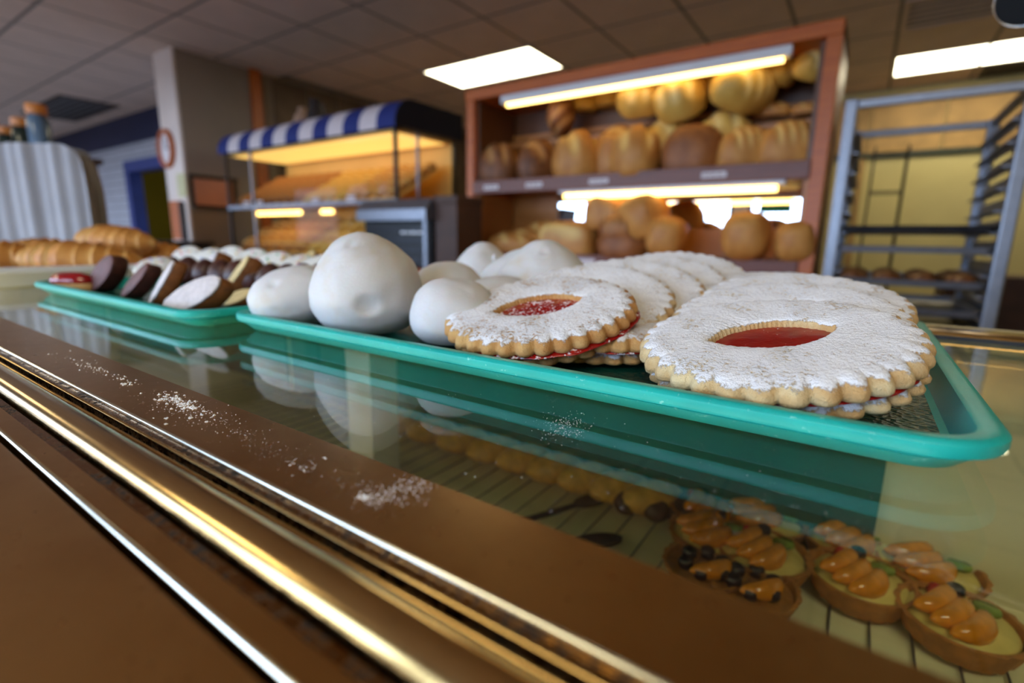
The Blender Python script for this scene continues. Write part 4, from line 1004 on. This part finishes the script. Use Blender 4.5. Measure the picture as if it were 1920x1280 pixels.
pan(.35 + .072 * 8 + .004, 'blue grey sheet pan two below the uppermost', mat='steel')
pan(.35 + .072 * 7 + .004, 'sheet pan below the blue grey one in the rack')
pan(.35 + .072 * 6 + .004, 'dark sheet pan lowest in view in the rack')
rp = loaf_mesh('pastry', 'crust_dark', .12, .09, .05, 3, .6, 30, 2.2, .08, .1)
k = 0
for iy in range(2):
    for ix in range(4):
        o = obj_from(rp, 'rack_pastry', mat4=Matrix.Translation((RX0 + .10 + ix * .105, RY0 + .09 + iy * .2, .35 + .072 * 9 + .0345)) @ Matrix.Rotation(1.2 + .2 * ix, 4, 'Z'))
        tag(o, 'dark pastry on the rack pan, %s from the left in the %s row' % (ORD[ix], 'front' if iy == 0 else 'rear'), 'pastry', 'pastries on the rack pan')
# thin black wire stand behind the rack
ws = thing('wire_stand', 'thin black wire stand against the yellow wall', 'stand', (-.02, 5.2, 0))
for x in (0, .22):
    for y in (0, .22): MB().tube([(x, y, 0), (x, y, 1.95)], .008, 8).build('upright', 'black_metal', ws, 'all')
for z in (.3, .8, 1.3, 1.6, 1.9):
    MB().tube([(0, 0, z), (.22, 0, z), (.22, .22, z), (0, .22, z), (0, 0, z)], .006, 6).build('hoop', 'black_metal', ws, 'all')
# cardboard cartons low down behind the rack
for k, (x, z, wd, lb) in enumerate(((.35, 0, .9, 'brown carton on the floor behind the pan rack'), (.5, .5, .7, 'brown carton stacked on another behind the pan rack'))):
    o = thing('carton', lb, 'carton', (x, 4.6, z)); B(0, wd, 0, .5, 0, .48, bev=.004).build('carton_body', 'brown_box', o); B(0, wd, .22, .28, .48, .483).build('tape', 'tan_board', o)

# ------------------------------------------------------------------ column fittings
p = ony(315, 279, 2.15)
ck = thing('wall_clock', 'red brown framed oval clock on the white column', 'clock', (p.x, 2.15, p.z))
def oval(a, b, y, n=36): return [(a * math.cos(2 * PI * k / n), y, b * math.sin(2 * PI * k / n)) for k in range(n)]
MB().rings([oval(.145, .165, 0), oval(.15, .17, -.015), oval(.14, .16, -.035), oval(.115, .135, -.035), oval(.11, .13, -.012)]).build('frame', 'wood_red', ck, True)
dl_ = MB().rings([oval(.112, .132, -.010), oval(.112, .132, -.014)]).build('dial', 'tag_paper', ck)
B(-.005, .005, -.02, -.016, 0, .08).build('hand', 'black_metal', dl_); B(0, .055, -.02, -.016, -.005, .005).build('hand', 'black_metal', dl_)
p = ony(343, 347, 2.15); o = thing('paper_notice', 'cream paper notice on the column under the clock', 'notice', (p.x - .02, 2.15, p.z)); B(-.08, .08, -.004, 0, -.10, .10).build('sheet', 'cream_paper', o)
p = ony(337, 413, 2.15); o = thing('framed_board', 'red brown board low on the white column', 'board', (p.x - .0, 2.15, p.z))
B(-.13, .10, -.02, 0, -.17, .17, bev=.004).build('board', 'wood_red', o); B(.07, .13, -.03, -.0, -.18, .16).build('edge_strip', 'clay_dark', o)
o = thing('wall_rack', 'dark wire rack with salmon leaflets on the column side', 'rack', (-4.972, 2.18, 1.43))
B(0, .05, 0, .40, .24, .262).build('shelf_bar', 'black_metal', o); B(0, .05, 0, .40, -.02, .0).build('shelf_bar', 'black_metal', o); B(0, .012, 0, .02, -.02, .26).build('upright', 'black_metal', o); B(0, .012, .38, .40, -.02, .26).build('upright', 'black_metal', o)
B(.008, .02, .03, .36, .002, .23).build('leaflet', 'salmon_paper', o)
# dark low cabinet far along, in front of the column
o = thing('low_cabinet', 'black low cabinet before the tiled wall', 'cabinet', (-5.2, 1.40, 0))
B(0, 1.1, 0, .5, 0, 1.09, bev=.01).build('cabinet_body', 'black_plastic', o); B(-.02, 1.12, -.02, .52, 1.09, 1.12).build('worktop', 'dark_steel', o)
for k in range(2):
    d_ = B(.04 + .53 * k, .53 + .53 * k, -.012, 0, .1, 1.02, bev=.003).build('door', 'dark_steel', o); B(.44 + .10 * k, .46 + .10 * k, -.03, -.012, .6, .8, bev=.004).build('handle', 'chrome', d_)

# ------------------------------------------------------------------ white bags and the jars behind them
bgp = ony(100, 430, .46)
bag = thing('bag_bundle', 'bundle of white pleated paper bags standing behind the croissants', 'bags', mat4=frame((-1.775, .440, GZ + .0005), (0, 0, 1), U))
def bag_sheet(w, h, th, seed):
    n = 48; fr, bk = [], []
    for i in range(n + 1):
        u = i / n * 2 - 1; top = h * (1 - .14 * max(0, (abs(u) - .55) / .45) ** 2 - .22 * max(0, (abs(u) - .8) / .2) ** 2)
        y = .006 * math.sin(u * 9 + seed) + .004 * math.sin(u * 23 + seed * 2)
        fr.append((u * w / 2, y, top)); bk.append((u * w / 2, y + th, top))
    m = MB(); vs = []
    for (x, y, z), (x2, y2, z2) in zip(fr, bk): vs += [(x, y, 0), (x, y, z), (x2, y2, z2), (x2, y2, 0)]
    fs = []
    for i in range(n):
        a, b = i * 4, i * 4 + 4; fs += [(a, b, b + 1, a + 1), (a + 1, b + 1, b + 2, a + 2), (a + 2, b + 2, b + 3, a + 3), (a + 3, b + 3, b, a)]
    fs += [(0, 1, 2, 3), (n * 4 + 3, n * 4 + 2, n * 4 + 1, n * 4)]
    return m.add(vs, fs)
for k in range(9):
    q = bag_sheet(.27 - .006 * (k % 3), .287 - .006 * ((k * 2) % 3), .006, k * 1.3).build('bag', 'white_paper', bag, True, loc=(.008 * math.sin(k * 2.1) - .004 * k, -.05 + .012 * k, 0))
cb = thing('jar_cabinet', 'dark tall cabinet behind the white bags', 'cabinet', (-4.53, .70, 0))
B(0, .9, 0, .42, 0, 1.55, bev=.01).build('cabinet_body', 'clay_dark', cb); B(-.02, .92, -.02, .44, 1.55, 1.58).build('cabinet_top', 'clay_dark', cb)
for k in range(2):
    d_ = B(.02 + .44 * k, .44 + .44 * k, -.014, 0, .1, 1.5, bev=.003).build('door', 'brown_box', cb); B(.39 + .08 * k, .41 + .08 * k, -.03, -.014, .7, .9, bev=.004).build('handle', 'chrome', d_)
for k, (px, py, h, mt, lb) in enumerate(((66, 196, .20, 'bottle_blue', 'tallest jar with an orange lid on the dark cabinet'), (38, 222, .16, 'bottle_glass', 'middle jar with an orange lid on the dark cabinet'), (10, 238, .13, 'bottle_glass', 'lowest jar with an orange lid on the dark cabinet'))):
    p = ony(px, py, .92); o = thing('lidded_jar', lb, 'jar', (p.x, p.y, 1.58), 'jars on the dark cabinet'); h = max(.1, p.z - 1.58)
    MB().lathe([(.04, 0), (.05, .01), (.05, h * .66), (.038, h * .78), (.036, h * .8)], 20).build('glass_body', mt, o, True)
    MB().lathe([(.044, h * .8), (.046, h * .82), (.046, h * .98), (.042, h)], 20).build('lid', 'orange_cap', o, True)

# ------------------------------------------------------------------ round black mirror lamp on a bent arm, just inside the frame corner
c = CAM + ray(1931, -8) * .62
lp = thing('counter_lamp', 'round black disc with a thin silver rim on a bent arm', 'lamp', (c.x + .25, c.y + .02, 0))
dn = (CAM - c).normalized(); fm = frame((c.x - lp.location.x, c.y - lp.location.y, c.z), dn, UP)
MB().lathe([(.002, -.012), (.026, -.012), (.032, -.004), (.0322, .003), (.002, .003)], 40, fm).build('disc', 'disc_black', lp, True)
rq = [[fm @ Vector((r * math.cos(k * PI / 20), r * math.sin(k * PI / 20), z)) for k in range(40)] for r, z in ((.0322, -.004), (.0332, -.003), (.0332, .0036), (.0324, .0042), (.0316, .0036), (.0322, -.004))]
MB().rings(rq, cap0=False, cap1=False).build('rim', 'chrome', lp, 'all')
e = c - Vector(lp.location); b_ = e - dn * .012
MB().tube([b_, b_ + Vector((.05, .03, .06)), (.15, 0, c.z + .10), (.02, 0, c.z + .02), (0, 0, c.z - .1), (0, 0, .02)], .006, 8).build('arm', 'chrome', lp, 'all')
MB().lathe([(.12, 0), (.12, .012), (.10, .02), (.01, .022)], 24).build('base', 'black_metal', lp, True)
